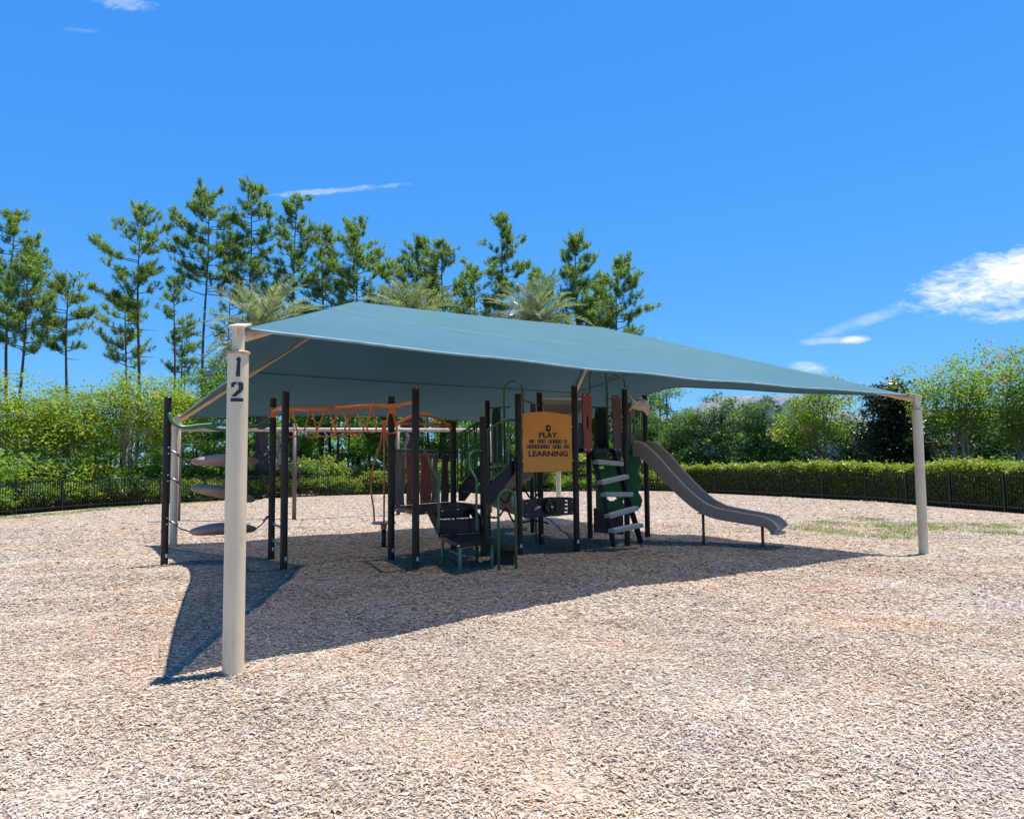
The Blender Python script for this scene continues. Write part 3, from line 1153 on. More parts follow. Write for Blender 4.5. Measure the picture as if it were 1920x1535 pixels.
    mk('platform_skirt', mb, 'plastic_dark', lo)
    mb = MB()
    mb.slab([(-0.50, 11.86), (-0.30, 11.68), (-0.16, 12.40), (-0.44, 12.62)], 0.22, 0.40)
    mk('platform_riser', mb, 'plastic_dark', ts, bevel=0.006)
    # --- entry handrails
    for pts in ([(-1.49, 11.92, 1.85), (-1.40, 12.0, 1.83), (-1.33, 12.0, 1.72), (-1.30, 11.98, 1.60), (-1.24, 11.96, 1.49), (-1.17, 11.92, 1.36), (-1.16, 11.9, 1.2), (-1.16, 11.9, 0.55)],
                [(-0.53, 13.14, 1.84), (-0.66, 13.02, 1.83), (-0.735, 12.9, 1.74), (-0.735, 12.8, 1.60), (-0.68, 12.7, 1.48), (-0.61, 12.6, 1.36), (-0.60, 12.55, 1.2), (-0.60, 12.5, 0.46)]):
        mb = MB()
        mb.tube(crom(pts, 5), 0.021, 9)
        mk('handrail', mb, 'green_paint', R, smooth=True)

    def hoop(a, b, ztop, zlow, r=0.019):
        a, b = Vector((*a, 0)), Vector((*b, 0))
        w = (b - a).length / 2
        c = (a + b) / 2
        X = (b - a).normalized()
        pts = [a + Vector((0, 0, zlow))]
        pts += [c + X * (-w * math.cos(t)) + Vector((0, 0, ztop - w + w * math.sin(t))) for t in [math.pi * i / 12 for i in range(13)]]
        pts += [b + Vector((0, 0, zlow))]
        mb = MB()
        mb.tube(pts, r, 9)
        return mk('hoop_rail', mb, 'green_paint', R, smooth=True)
    hoop((-0.22, 11.44), (0.04, 11.53), 1.21, -0.05, 0.021)
    hoop((-0.15, 14.3), (0.20, 14.1), 3.17, 1.60)
    hoop((1.70, 16.42), (2.06, 16.42), 3.67, 1.90, 0.017)
    hoop((1.97, 15.6), (2.31, 15.40), 3.40, 1.90, 0.017)
    # --- upper decks
    mb = MB()
    mb.slab([(PP[968].x, PP[968].y), (PP[1076].x, PP[1076].y), (1.62, 16.4), (0.6, 17.15), (-0.52, 17.1), (-0.12, 14.55)], 1.56, 1.64)
    mk('deck', mb, 'deck_navy', R, bevel=0.008)
    mb = MB()
    mb.slab([(p.x, p.y) for p in (PP[1076], PP[1170], PP[1210], PP[1105])], 1.80, 1.885)
    mk('deck', mb, 'deck_navy', R, bevel=0.008)
    # --- stairs from low deck to upper deck, railings with balusters
    s0, s1 = Vector((-0.46, 13.27, 0)), Vector((0.03, 13.53, 0))
    w0 = Vector((-0.55, 1.22, 0))
    run = s1 - s0
    Mst = frame(s0, s1, 0)
    rl = run.length
    mb = None
    first = None
    for k, base in enumerate((Vector((0, 0, 0)), w0)):
        Mk = Matrix.Translation(base) @ Mst
        pr = [(-0.02, 0.91), (0.10, 0.91), (rl, 1.44), (rl, 1.66), (rl - 0.06, 1.66), (-0.02, 1.17)]
        o = mk('stair_stringer', plate_mesh(pr, [], 0.035, Mk), 'deck_navy', R)
        first = first or o
        mb = MB()
        lo_ = [Mk @ Vector((x, z, 0.02)) for x, z in ((-0.01, 2.19), (0.33, 2.37), (0.40, 2.385), (rl + 0.03, 2.385))]
        mb.tube(crom(lo_, 4), 0.020, 8)
        rr = mk('stair_railing', mb, 'green_paint', R, smooth=True)
        mb = MB()
        bt = [Mk @ Vector((x, z, 0.02)) for x, z in ((-0.01, 1.29), (0.39, 1.54), (0.43, 1.60), (0.43, 2.37))]
        mb.tube(crom(bt, 4), 0.019, 8)
        mk('bottom_rail', mb, 'green_paint', rr, smooth=True)
        for x in (0.02, 0.115, 0.21, 0.305):
            mb = MB()
            mb.tube([Mk @ Vector((x, 1.30 + 0.62 * x, 0.02)), Mk @ Vector((x, 2.19 + 0.53 * x, 0.02))], 0.0135, 7)
            mk('baluster', mb, 'green_paint', rr, smooth=True)
    for i in range(3):
        t = (i + 0.5) / 3
        z = 0.90 + 0.72 * (i + 1) / 3.6
        c = s0 + run * t + w0 * 0.5
        mb = MB()
        mb.box((c.x, c.y, z), (rl / 3, 1.30, 0.04), math.atan2(run.y, run.x))
        mk('tread', mb, 'deck_navy', first)
    # far railing between low deck and stairs
    mb = MB()
    b0, b1 = Vector((-1.06, 14.5, 0)), Vector((-0.62, 14.95, 0))
    tp = [b0 + Vector((0, 0, 2.12)), b0.lerp(b1, 0.3) + Vector((0, 0, 2.20)), b1 + Vector((0, 0, 2.36))]
    mb.tube(tp, 0.02, 8)
    rr = mk('stair_railing', mb, 'green_paint', R, smooth=True)
    mb = MB()
    mb.tube([b0 + Vector((0, 0, 1.20)), b0.lerp(b1, 0.4) + Vector((0, 0, 1.25)), b1 + Vector((0, 0, 1.45))], 0.018, 8)
    mk('bottom_rail', mb, 'green_paint', rr, smooth=True)
    for t in (0.03, 0.22, 0.42, 0.62, 0.82, 0.98):
        q = b0.lerp(b1, t)
        mb = MB()
        mb.tube([q + Vector((0, 0, 1.21 + 0.2 * t)), q + Vector((0, 0, 2.12 + 0.22 * t))], 0.014, 7)
        mk('baluster', mb, 'green_paint', rr, smooth=True)
    # dark plank with top rail on the far side
    mb = MB()
    mb.tube([PP[912] + Vector((0.05, 0, 2.88)), Vector((-0.05, 16.9, 2.88))], 0.02, 8)
    mr = mk('barrier_rail', mb, 'green_paint', R, smooth=True)
    Mf = frame((-0.56, 17.2), (-0.05, 16.9), 0)
    plank('plank', 0.12, 0.36, 1.64, 2.86, 'plastic_dark', Mf, mr, 31)
    Mf = frame((0.11, 13.46), (0.56, 15.39), 0)
    mb = MB()
    mb.tube([Mf @ Vector((0.6, 2.78, 0)), Mf @ Vector((1.9, 2.78, 0))], 0.02, 8)
    mr = mk('barrier_rail', mb, 'green_paint', R, smooth=True)
    plank('plank', 1.15, 1.55, 1.66, 2.76, 'plastic_dark', Mf, mr, 32)
    # --- orange sign panel
    Ms = frame(PP[968], PP[1076], 0)
    Ls = (PP[1076] - PP[968]).length
    x0, x1, z0, z1 = 0.085, Ls - 0.085, 1.455, 2.53
    outl = [(x0, z0), (x1, z0)] + [(x1 + (x0 - x1) * t, z1 - 0.055 + 0.058 * math.sin(math.pi * t) + 0.025 * t) for t in [i / 14 for i in range(15)]]
    sg = mk('sign_panel', plate_mesh(outl, [], 0.024, Ms), 'sign_orange', R)
    sg['label'] = 'orange panel reading PLAY IS OUR BRAIN\'S FAVORITE WAY OF LEARNING'
    cxs = (x0 + x1) / 2
    W = x1 - x0
    Hh = z1 - z0
    F = Ms @ Matrix.Translation((0, 0, 0.0145))

    def row(zfrac):
        return z0 + Hh * zfrac
    for body, zf, hf, wf in (('PLAY', 0.620, 0.096, 0.375), ('LEARNING', 0.305, 0.096, 0.80)):
        mk('lettering', text_mesh(body, Hh * hf, F, W * wf, 0.028, cxs + 0.01, row(zf)), 'sign_ink', sg)
    for body, zf, wtot in (("IS OUR BRAIN'S", 0.512, 0.775), ('FAVORITE WAY OF', 0.425, 0.875)):
        n = len(body)
        cw = W * wtot / n
        xs = cxs + 0.01 - W * wtot / 2
        for i, ch in enumerate(body):
            if ch == ' ':
                continue
            if ch == "'":
                mk('lettering', text_mesh("'", Hh * 0.022, F, None, 0.03, xs + (i + 0.5) * cw, row(zf) + Hh * 0.018), 'sign_ink', sg)
                continue
            a = xs + i * cw
            mk('letter_tile', plate_mesh([(a + 0.001, row(zf) - Hh * 0.029), (a + cw - 0.0015, row(zf) - Hh * 0.029), (a + cw - 0.0015, row(zf) + Hh * 0.029), (a + 0.001, row(zf) + Hh * 0.029)],
                                         [], 0.003, F), 'sign_ink', sg)
            me = text_mesh(ch, Hh * 0.036, F @ Matrix.Translation((0, 0, 0.0025)), (cw * 0.50 if ch != 'I' else cw * 0.14), 0.012, a + cw / 2, row(zf))
            mk('lettering', me, 'sign_pale', sg)
    # hexagonal emblem with a pale bird-like sweep
    ec = (cxs + 0.01, row(0.735))
    er = Hh * 0.066
    hexa = [(ec[0] + er * 0.92 * math.cos(math.pi / 6 + k * math.pi / 3), ec[1] + er * math.sin(math.pi / 6 + k * math.pi / 3)) for k in range(6)]
    emb = mk('emblem', plate_mesh(hexa, [], 0.003, F), 'sign_ink', sg)
    fig = [(-0.75, 0.30), (-0.30, 0.02), (-0.05, 0.0), (-0.10, 0.55), (0.12, 0.85), (0.28, 0.30), (0.62, 0.42), (0.40, -0.05), (0.62, -0.35), (0.10, -0.45), (-0.30, -0.60), (-0.02, -0.25), (-0.45, -0.10)]
    mk('emblem_figure', plate_mesh([(ec[0] + er * 0.56 * a, ec[1] + er * 0.56 * b) for a, b in fig], [], 0.003, F @ Matrix.Translation((0, 0, 0.0022))), 'sign_pale', sg)
    for xx in (0.1, 0.37, 0.65, 0.90):
        q = F @ Vector((x0 + W * xx, z0 + 0.025, 0))
        mb = MB()
        mb.lathe((q.x, q.y, q.z - 0.008), [(0.006, 0), (0.009, 0.008), (0.006, 0.016)], 8)
        mk('screw', mb, 'sign_ink', sg)
    for zz in (z0 + 0.2, z1 - 0.25):
        for xx in (x0 - 0.012, x1 + 0.012):
            bolt(Ms @ Vector((xx, zz, 0.02)), 0.014)
    # --- console panel with wheel, lever and slots
    x0, x1, z0, z1 = 0.10, Ls - 0.075, 0.645, 0.985
    outl = [(x0, z0), (x1, z0 + 0.02), (x1, z1 - 0.02), (x1 - 0.05, z1), (cxs + 0.05, z1 + 0.015), (x0 + 0.05, z1 - 0.01), (x0, z1 - 0.03)]
    xb = x1 - 0.20
    comb = [(xb, z0 + 0.06), (xb + 0.09, z0 + 0.06), (xb + 0.09, z0 + 0.29), (xb + 0.015, z0 + 0.29), (xb + 0.015, z0 + 0.268), (xb + 0.066, z0 + 0.268), (xb + 0.066, z0 + 0.222),
            (xb + 0.012, z0 + 0.222), (xb + 0.012, z0 + 0.20), (xb + 0.066, z0 + 0.20), (xb + 0.066, z0 + 0.150), (xb + 0.008, z0 + 0.150), (xb + 0.008, z0 + 0.128),
            (xb + 0.066, z0 + 0.128), (xb + 0.066, z0 + 0.083), (xb, z0 + 0.083)]
    slot = [(x0 + 0.16, z0 + 0.10), (x0 + 0.19, z0 + 0.09), (x0 + 0.30, z0 + 0.175), (x0 + 0.28, z0 + 0.20)]
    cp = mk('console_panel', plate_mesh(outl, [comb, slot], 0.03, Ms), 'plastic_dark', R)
    wc = Vector((cxs + 0.01, z0 + 0.185, 0.05))
    mb = MB()
    mb.tube([Ms @ (wc + Vector((0.118 * math.cos(t), 0.118 * math.sin(t), 0.03))) for t in [2 * math.pi * i / 24 for i in range(24)]], 0.020, 8, closed=True)
    for k in range(3):
        t = k * 2.094 + 0.5
        mb.tube([Ms @ (wc + Vector((0, 0, 0.03))), Ms @ (wc + Vector((0.11 * math.cos(t), 0.11 * math.sin(t), 0.03)))], 0.016, 6)
    Mw = Ms @ Matrix.Translation(wc)
    mk('steering_wheel', mb, 'post_cap', cp, smooth=True)
    mk('wheel_dish', plate_mesh(ell(0, 0, 0.112, 0.112, 24), [], 0.035, Mw), 'post_cap', cp)
    mk('wheel_hub', plate_mesh(ell(0, 0, 0.020, 0.020, 12), [], 0.02, Mw @ Matrix.Translation((0, 0, 0.05))), 'bolt_white', cp)
    mb = MB()
    mb.tube([Ms @ Vector((x0 + 0.20, z0 + 0.15, 0.03)), Ms @ Vector((x0 + 0.31, z0 + 0.19, 0.06))], 0.022, 8)
    mk('lever', mb, 'tread_grey', cp, smooth=True)
    mb = MB()
    mb.tube([Ms @ Vector((x0 + 0.35 + 0.055 * math.cos(t), z0 + 0.27 + 0.055 * math.sin(t), 0.022)) for t in [2 * math.pi * i / 18 for i in range(18)]], 0.012, 6, closed=True)
    mk('dial_ring', mb, 'plastic_dark', cp, smooth=True)
    for xx in (x0 + 0.035, x1 - 0.035):
        for zz in (z0 + 0.06, z1 - 0.08):
            bolt(Ms @ Vector((xx, zz, 0.02)), 0.011)
    # --- bent climbing tubes behind the sign deck
    for zz, sgn in ((0.98, 1), (0.56, -1)):
        mb = MB()
        b = Vector((-0.42, 15.3, zz))
        pts = [b + Vector(p) for p in ((-0.1, 0, 0), (0.12, 0, -0.02), (0.28, 0.05, -0.16 * sgn), (0.42, 0.1, 0.10 * sgn), (0.62, 0.1, 0.13 * sgn), (0.82, 0.15, -0.1), (1.0, 0.1, 0.12 * sgn), (1.14, 0.1, 0.16 * sgn))]
        mb.tube(crom(pts, 3), 0.020, 7)
        mk('climber_tube', mb, 'post_cap', R, smooth=True)
    for x in (-0.50, 0.46):
        mb = MB()
        mb.tube([(x, 15.38, -0.05), (x, 15.38, 1.56)], 0.02, 8)
        mk('climber_upright', mb, 'green_paint', R, smooth=True)
    # --- tower planks
    Mt = frame(PP[1076], PP[1170], 0)
    lt = (PP[1170] - PP[1076]).length
    mb = MB()
    mb.tube([Mt @ Vector((0.04, 2.86, -0.03)), Mt @ Vector((0.40, 2.86, -0.03))], 0.016, 7)
    r1 = mk('barrier_rail', mb, 'green_paint', R, smooth=True)
    pk = plank('plank', 0.16, 0.385, 1.82, 2.93, 'plank_red', Mt, r1, 41, [ell(0.27, 2.37, 0.030, 0.15, 18)], 0.05)
    pk['label'] = 'brick-red plank with a slim oval hole'
    mb = MB()
    mb.tube([Mt @ Vector((0.90, 2.86, -0.03)), Mt @ Vector((lt - 0.04, 2.86, -0.03))], 0.016, 7)
    r1 = mk('barrier_rail', mb, 'green_paint', R, smooth=True)
    plank('plank', 0.955, 1.165, 1.82, 2.92, 'plank_brown', Mt, r1, 42, (), 0.05)
    Mb = frame(PP[1105], PP[1210], 0)
    lb = (PP[1210] - PP[1105]).length
    mb = MB()
    mb.tube([Mb @ Vector((0.0, 2.82, 0)), Mb @ Vector((lb - 0.05, 2.82, 0))], 0.018, 7)
    r1 = mk('barrier_rail', mb, 'green_paint', R, smooth=True)
    plank('plank', 0.16, 0.40, 1.89, 2.80, 'plastic_dark', Mb, r1, 43)
    Mr = frame(PP[1170], PP[1210], 0)
    lr = (PP[1210] - PP[1170]).length
    mb = MB()
    mb.tube([Mr @ Vector((0.05, 2.72, 0)), Mr @ Vector((lr - 0.05, 2.72, 0))], 0.018, 7)
    r1 = mk('barrier_rail', mb, 'green_paint', R, smooth=True)
    plank('plank', 0.35, 0.80, 1.95, 2.75, 'plank_brown', Mr, r1, 44, [ell(0.57, 2.33, 0.12, 0.17, 18)], 0.0)
    for x in (0.16, 0.25, 1.02, 1.2, 1.42):
        mb = MB()
        mb.tube([Mr @ Vector((x, 1.9, 0)), Mr @ Vector((x, 2.71, 0))], 0.012, 6)
        mk('baluster', mb, 'green_paint', r1, smooth=True)
    # --- moulded hood over the slide mouth
    mb = MB()
    nx, ny = 24, 8
    vs, fs = [], []
    for i in range(nx + 1):
        u = i / nx
        for j in range(ny + 1):
            v = j / ny
            x = 0.06 + u * (lr - 0.12)
            top = 2.92 - 0.02 * math.sin(2 * math.pi * u) - 0.07 * math.exp(-((u - 0.40) / 0.22) ** 2)
            low = 2.62 + 0.10 * math.sin(math.pi * u) + 0.02 * math.sin(3 * math.pi * u)
            z = top + (low - top) * v
            out = 0.05 + 0.08 * math.sin(math.pi * min(1, v * 1.15)) * (0.75 + 0.25 * math.sin(3.4 * math.pi * u + 0.6))
            vs.append(Mr @ Vector((x, z, out)))
    for i in range(nx):
        for j in range(ny):
            a = i * (ny + 1) + j
            fs.append((a, a + ny + 1, a + ny + 2, a + 1))
    mb.add(vs, fs)
    o = mk('slide_hood', mb, 'hood_tan', R, smooth=True)
    sm = o.modifiers.new('thick', 'SOLIDIFY')
    sm.thickness = 0.035
    # --- ladder with tilted treads
    tl, tr_ = Mt @ Vector((0.40, 1.84, 0.03)), Mt @ Vector((0.97, 1.84, 0.03))
    bl, br = Vector((1.83, 13.86, 0.10)), Vector((2.40, 14.34, 0.10))
    lad = None
    for a, b in ((tl, bl), (tr_, br)):
        mb = MB()
        mb.bar(a, b, 0.045, 0.105)
        o = mk('ladder_stringer', mb, 'deck_navy', R, bevel=0.006)
        lad = lad or o
        mb = MB()
        mb.tube([b + (b - a).normalized() * -0.03, b + Vector((0.01, -0.02, -0.2))], 0.02, 8)
        mk('ladder_foot', mb, 'green_paint', o, smooth=True)
    for t, tilt in ((0.135, -0.02), (0.315, 0.05), (0.475, -0.01), (0.66, 0.055), (0.825, 0.03)):
        a, b = tl.lerp(bl, t), tr_.lerp(br, t)
        X = (b - a).normalized()
        a, b = a - X * 0.03 + Vector((0, 0, -tilt)), b + X * 0.06 + Vector((0, 0, tilt))
        fr = Vector((X.y, -X.x, 0)).normalized() * 0.05
        mb = MB()
        mb.bar(a + fr, b + fr, 0.16, 0.085)
        mk('ladder_tread', mb, 'tread_grey', lad, bevel=0.012)
        for s_ in (0.08, 0.92):
            q = a.lerp(b, s_) + fr + fr.normalized() * 0.083
            mb = MB()
            mb.lathe((q.x, q.y, q.z - 0.01), [(0.004, 0), (0.009, 0.01), (0.004, 0.02)], 6)
            mk('bolt', mb, 'chain_steel', lad)
    # --- green climbing wall under the tower, brown panel below it
    Mg = frame((1.74, 15.95), (2.55, 15.75), 0)
    sc = [(0.0, 0.66), (0.80, 0.62)]
    edge = [(0.80, 0.62)]
    for k in range(3):
        z_ = 0.62 + k * 0.40
        edge += [(0.86 + 0.10 * math.sin(math.pi * t), z_ + 0.40 * t) for t in (0.08, 0.25, 0.5, 0.75, 0.92)]
    outl = [(0, 0.64)] + edge + [(0.86, 1.83), (0, 1.83)]
    holes = [ell(0.33, 0.86, 0.10, 0.065, 14), ell(0.62, 0.80, 0.06, 0.07, 12), ell(0.30, 1.24, 0.085, 0.045, 14), ell(0.14, 1.50, 0.07, 0.05, 14), ell(0.30, 1.74, 0.06, 0.04, 12),
             ell(0.60, 1.70, 0.07, 0.06, 12), ell(0.64, 1.30, 0.07, 0.05, 12)]
    gw = mk('climbing_wall', plate_mesh(outl, holes, 0.05, Mg), 'green_plastic', R)
    for (x, z) in ((0.33, 1.21), (0.14, 1.47), (0.33, 0.82)):
        mb = MB()
        mb.tube([Mg @ Vector((x - 0.09, z + 0.03, 0.03)), Mg @ Vector((x - 0.05, z - 0.01, 0.05)), Mg @ Vector((x + 0.05, z - 0.01, 0.05)), Mg @ Vector((x + 0.09, z + 0.03, 0.03))], 0.016, 6)
        mk('hand_hold', mb, 'green_plastic', gw, smooth=True)
    Mg2 = frame((1.70, 16.05), (2.30, 15.85), 0)
    mk('lower_panel', plate_mesh([(0, 0.16), (0.62, 0.12), (0.62, 0.66), (0, 0.66)], [], 0.05, Mg2), 'plank_brown', R)
    # --- straight wave slide
    rim = [(0.0, 2.05), (0.05, 2.035), (0.10, 1.93), (0.17, 1.75), (0.23, 1.57), (0.35, 1.22), (0.475, 0.93), (0.56, 0.80), (0.63, 0.735), (0.78, 0.655), (0.90, 0.60), (0.96, 0.56), (1.0, 0.45)]
    q0, q1 = Vector((2.63, 15.72, 0)), Vector((4.87, 14.08, 0))
    path = crom([q0.lerp(q1, s) + Vector((0, 0, z + 0.02 * s - 0.24 * (1.08 - 0.48 * s))) for s, z in rim], 5)
    prof = [(-0.29, -0.055), (-0.335, 0.17), (-0.335, 0.225), (-0.31, 0.245), (-0.275, 0.235), (-0.25, 0.06), (-0.19, 0.01), (0, 0.0), (0.19, 0.01), (0.25, 0.06), (0.275, 0.235), (0.31, 0.245),
            (0.335, 0.225), (0.335, 0.17), (0.29, -0.055)]
    mb = MB()
    mb.sweep(path, prof, lambda t: 1.08 - 0.48 * t)
    sl = mk('slide', mb, 'slide_tan', R, smooth=True)
    sl.modifiers.new('split', 'EDGE_SPLIT').split_angle = 0.9
    mb = MB()
    d = (q1 - q0).normalized()
    mb.slab([tuple((q1 + Vector((-d.y, d.x, 0)) * a + d * b).xy) for a, b in ((-0.26, -0.06), (0.26, -0.06), (0.22, 0.09), (0, 0.13), (-0.22, 0.09))], 0.275, 0.315)
    mk('slide_lip', mb, 'slide_tan', sl, bevel=0.012)
    for s, h in ((0.485, 0.60), (0.90, 0.41)):
        q = q0.lerp(q1, s)
        mb = MB()
        mb.tube([(q.x, q.y, -0.1), (q.x, q.y, h)], 0.027, 10)
        lg = mk('slide_leg', mb, 'swing_post_brown', sl, smooth=True)
        mb = MB()
        mb.box((q.x, q.y, h + 0.01), (0.12, 0.30, 0.02), math.atan2(d.y, d.x))
        mk('bracket', mb, 'swing_post_brown', lg)
    # --- spiral slide on the far side, with its hood
    cen = Vector((0.45, 17.75, 0))
    path = [cen + Vector((0.78 * math.cos(a), 0.78 * math.sin(a), 1.62 - 1.30 * t)) for t, a in [(i / 40, math.radians(-50 - 215 * i / 40)) for i in range(41)]]
    mb = MB()
    mb.sweep(path, [(p[0] * 1.0, p[1] * 1.15) for p in prof])
    ss = mk('spiral_slide', mb, 'hood_tan', R, smooth=True)
    ss.modifiers.new('split', 'EDGE_SPLIT').split_angle = 0.9
    mb = MB()
    mb.tube([(cen.x, cen.y, -0.1), (cen.x, cen.y, 1.6)], 0.05, 12)
    mk('slide_pole', mb, 'brown_post', ss, smooth=True)
    mb = MB()
    vs, fs = [], []
    for i in range(17):
        u = i / 16
        for j in range(7):
            v = j / 6
            vs.append((0.68 + 0.86 * u, 16.85 - 0.2 * u - 0.10 * math.sin(math.pi * v), 3.03 - 0.02 * u - (0.30 + 0.05 * math.sin(5 * u)) * v))
    for i in range(16):
        for j in range(6):
            a = i * 7 + j
            fs.append((a, a + 7, a + 8, a + 1))
    mb.add(vs, fs)
    o = mk('slide_hood', mb, 'slide_tan', R, smooth=True)
    o.modifiers.new('thick', 'SOLIDIFY').thickness = 0.05
    mb = MB()
    mb.tube([(0.58, 16.6, 3.0), (1.62, 16.52, 2.97)], 0.02, 8)
    mk('barrier_rail', mb, 'tread_grey', R, smooth=True)
    mk('bolts', bolts, 'bolt_white', R)


build_play()


def build_spinner():
    x, y = -2.52, 14.88
    r = empty('spinner', (x, y, 0), 'orange-railed stand-up spinner with a round disc beside the low deck', 'spinner')
    mb = MB()
    mb.tube([(x, y, -0.1), (x, y, 0.40)], 0.045, 14)
    mk('pivot_post', mb, 'post_cap', r, smooth=True)
    mb = MB()
    mb.lathe((x, y, 0.36), [(0.05, 0), (0.06, 0.02), (0.06, 0.09)], 16)
    mk('collar', mb, 'orange_paint', r, smooth=True)
    mb = MB()
    mb.lathe((x, y, 0.45), [(0.05, 0), (0.22, 0.015), (0.24, 0.03), (0.22, 0.055), (0.05, 0.045)], 28)
    mk('disc', mb, 'slide_tan', r, smooth=True)
    for ang, bow in ((2.9, 0.06), (4.9, 0.03), (0.6, 0.05)):
        c, s = math.cos(ang), math.sin(ang)
        pts = [(x + c * rr, y + s * rr, z) for rr, z in ((0.20, 0.50), (0.215, 0.75), (0.21 + bow, 1.15), (0.16 + bow, 1.60), (0.07, 2.05), (0.03, 2.30), (0.02, 2.46))]
        mb = MB()
        mb.tube(crom(pts, 5), 0.018, 8)
        mk('rail', mb, 'orange_paint', r, smooth=True)
    mb = MB()
    mb.lathe((x, y, 2.40), [(0.045, 0), (0.05, 0.03), (0.045, 0.08)], 14)
    mk('top_collar', mb, 'orange_paint', r, smooth=True)


build_spinner()


def build_swing():
    r = empty('swing_frame', (-5.5, 23.8, 0), 'tan-beamed swing frame standing behind the play structure', 'swing set')
    a, b = Vector((-10.2, 22.5, 2.73)), Vector((-0.6, 25.3, 2.74))
    mb = MB()
    mb.tube([a, b], 0.062, 14)
    mk('beam', mb, 'swing_tan', r, smooth=True)
    for t in (0.03, 0.36, 0.68, 0.985):
        q = a.lerp(b, t)
        mb = MB()
        mb.tube([(q.x, q.y, -0.1), (q.x, q.y, 2.88)], 0.062, 14)
        p = mk('post', mb, 'swing_post_brown', r, smooth=True)
        mb = MB()
        mb.tube([q - (b - a).normalized() * 0.1, q + (b - a).normalized() * 0.1], 0.078, 14)
        mk('clamp', mb, 'swing_tan', p, smooth=True)
        mb = MB()
        mb.lathe((q.x, q.y, 2.87), [(0.065, 0), (0.065, 0.03), (0.03, 0.05)], 14)
        mk('cap', mb, 'swing_tan', p, smooth=True)
    for t in (0.312, 0.705):
        q = a.lerp(b, t)
        mb = MB()
        n = 30
        pts = [(q.x + 0.05 * math.sin(i * 0.4), q.y, 2.66 - 1.15 * i / n) for i in range(n + 1)]
        mb.tube(pts, [0.055 + 0.018 * (i % 2) for i in range(n + 1)], 7)
        mk('looped_up_chain', mb, 'plank_grey', r)


build_swing()

# ------------------------------------------------------------------ fence
def build_fence():
    pts = crom([(x, y, 0) for x, y in FENCE], 10)
    cum = [0.0]
    for i in range(1, len(pts)):
        cum.append(cum[-1] + (pts[i] - pts[i - 1]).length)
    Ltot = cum[-1]

    def at(s):
        s = max(0, min(Ltot - 1e-6, s))
        i = max(k for k in range(len(cum)) if cum[k] <= s)
        i = min(i, len(pts) - 2)
        return pts[i].lerp(pts[i + 1], (s - cum[i]) / max(1e-9, cum[i + 1] - cum[i]))
    root = empty('metal_fence', tuple(at(Ltot / 2)), 'low black metal picket fence curving round the edge of the mulch', 'fence')
    H = 1.18
    nb = int(round(Ltot / 2.35))
    bay = Ltot / nb
    org = ORIGIN[root.name]

    def proto(w, h, z0):
        m = MB()
        m.box((0, 0, z0 + h / 2), (w, w, h))
        return m
    pm = proto(0.062, H + 0.05, -0.05).mesh('post')
    pm.materials.append(MATS['fence_black'])
    km = proto(0.020, H - 0.06, 0.05).mesh('picket')
    km.materials.append(MATS['fence_black'])

    def inst(name, me, p, rz):
        o = bpy.data.objects.new(name, me)
        COL.objects.link(o)
        o.parent = root
        o.location = (p.x - org.x, p.y - org.y, 0)
        o.rotation_euler = (0, 0, rz)
        ORIGIN[o.name] = org
        return o
    spots = []
    for i in range(nb + 1):
        p = at(i * bay)
        q = at(min(Ltot, i * bay + 0.3))
        inst('post', pm, p, math.atan2(q.y - p.y, q.x - p.x))
        if i == nb:
            break
        e = at((i + 1) * bay)
        for z in (H - 0.06, 0.16):
            mb = MB()
            mb.bar((p.x, p.y, z), (e.x, e.y, z), 0.032, 0.036)
            mk('rail', mb, 'fence_black', root)
        n = int(bay / 0.128)
        for k in range(1, n):
            c = p.lerp(e, k / n)
            spots.append((c, math.atan2(e.y - p.y, e.x - p.x)))
    vis = [s for s in spots if abs(s[0].x / s[0].y) < 0.70]
    vis.sort(key=lambda s: s[0].length)
    near = set(id(s) for s in vis[:300])
    rest = MB()
    for s in spots:
        if id(s) in near:
            inst('picket', km, s[0], s[1])
        else:
            rest.box((s[0].x, s[0].y, 0.05 + (H - 0.06) / 2), (0.02, 0.02, H - 0.06), s[1])
    o = mk('far_pickets', rest, 'fence_black', root)
    tag(o, kind='stuff')


build_fence()

# ------------------------------------------------------------------ vegetation
def leaf_quads(rng, C, size, aspect=0.5, upb=0.95, tint=None):
    n = len(C)
    nr = rng.normal(0, 1, (n, 3))
    nr[:, 2] = np.abs(nr[:, 2]) + upb
    nr /= np.linalg.norm(nr, axis=1)[:, None]
    t = rng.normal(0, 1, (n, 3))
    t -= nr * (t * nr).sum(1)[:, None]
    t /= np.linalg.norm(t, axis=1)[:, None]
    b = np.cross(nr, t)
    s = (size * rng.lognormal(0, 0.25, n))[:, None]
    return np.stack([C - t * s / 2, C + b * s * aspect / 2 - t * s * 0.05, C + t * s / 2, C - b * s * aspect / 2 - t * s * 0.05], 1)


def blob_clusters(rng, blobs, n, shell=0.55):
    """cluster centres filling ellipsoid blobs, denser towards the outside"""
    vol = np.array([b[3] * b[4] * b[5] for b in blobs]) ** 0.75
    pick = rng.choice(len(blobs), n, p=vol / vol.sum())
    B = np.array(blobs)[pick]
    d = rng.normal(0, 1, (n, 3))
    d /= np.linalg.norm(d, axis=1)[:, None]
    r = shell + (1 - shell) * rng.random(n) ** 0.6
    r[rng.random(n) < 0.2] *= 0.6
    return B[:, :3] + d * B[:, 3:] * r[:, None]


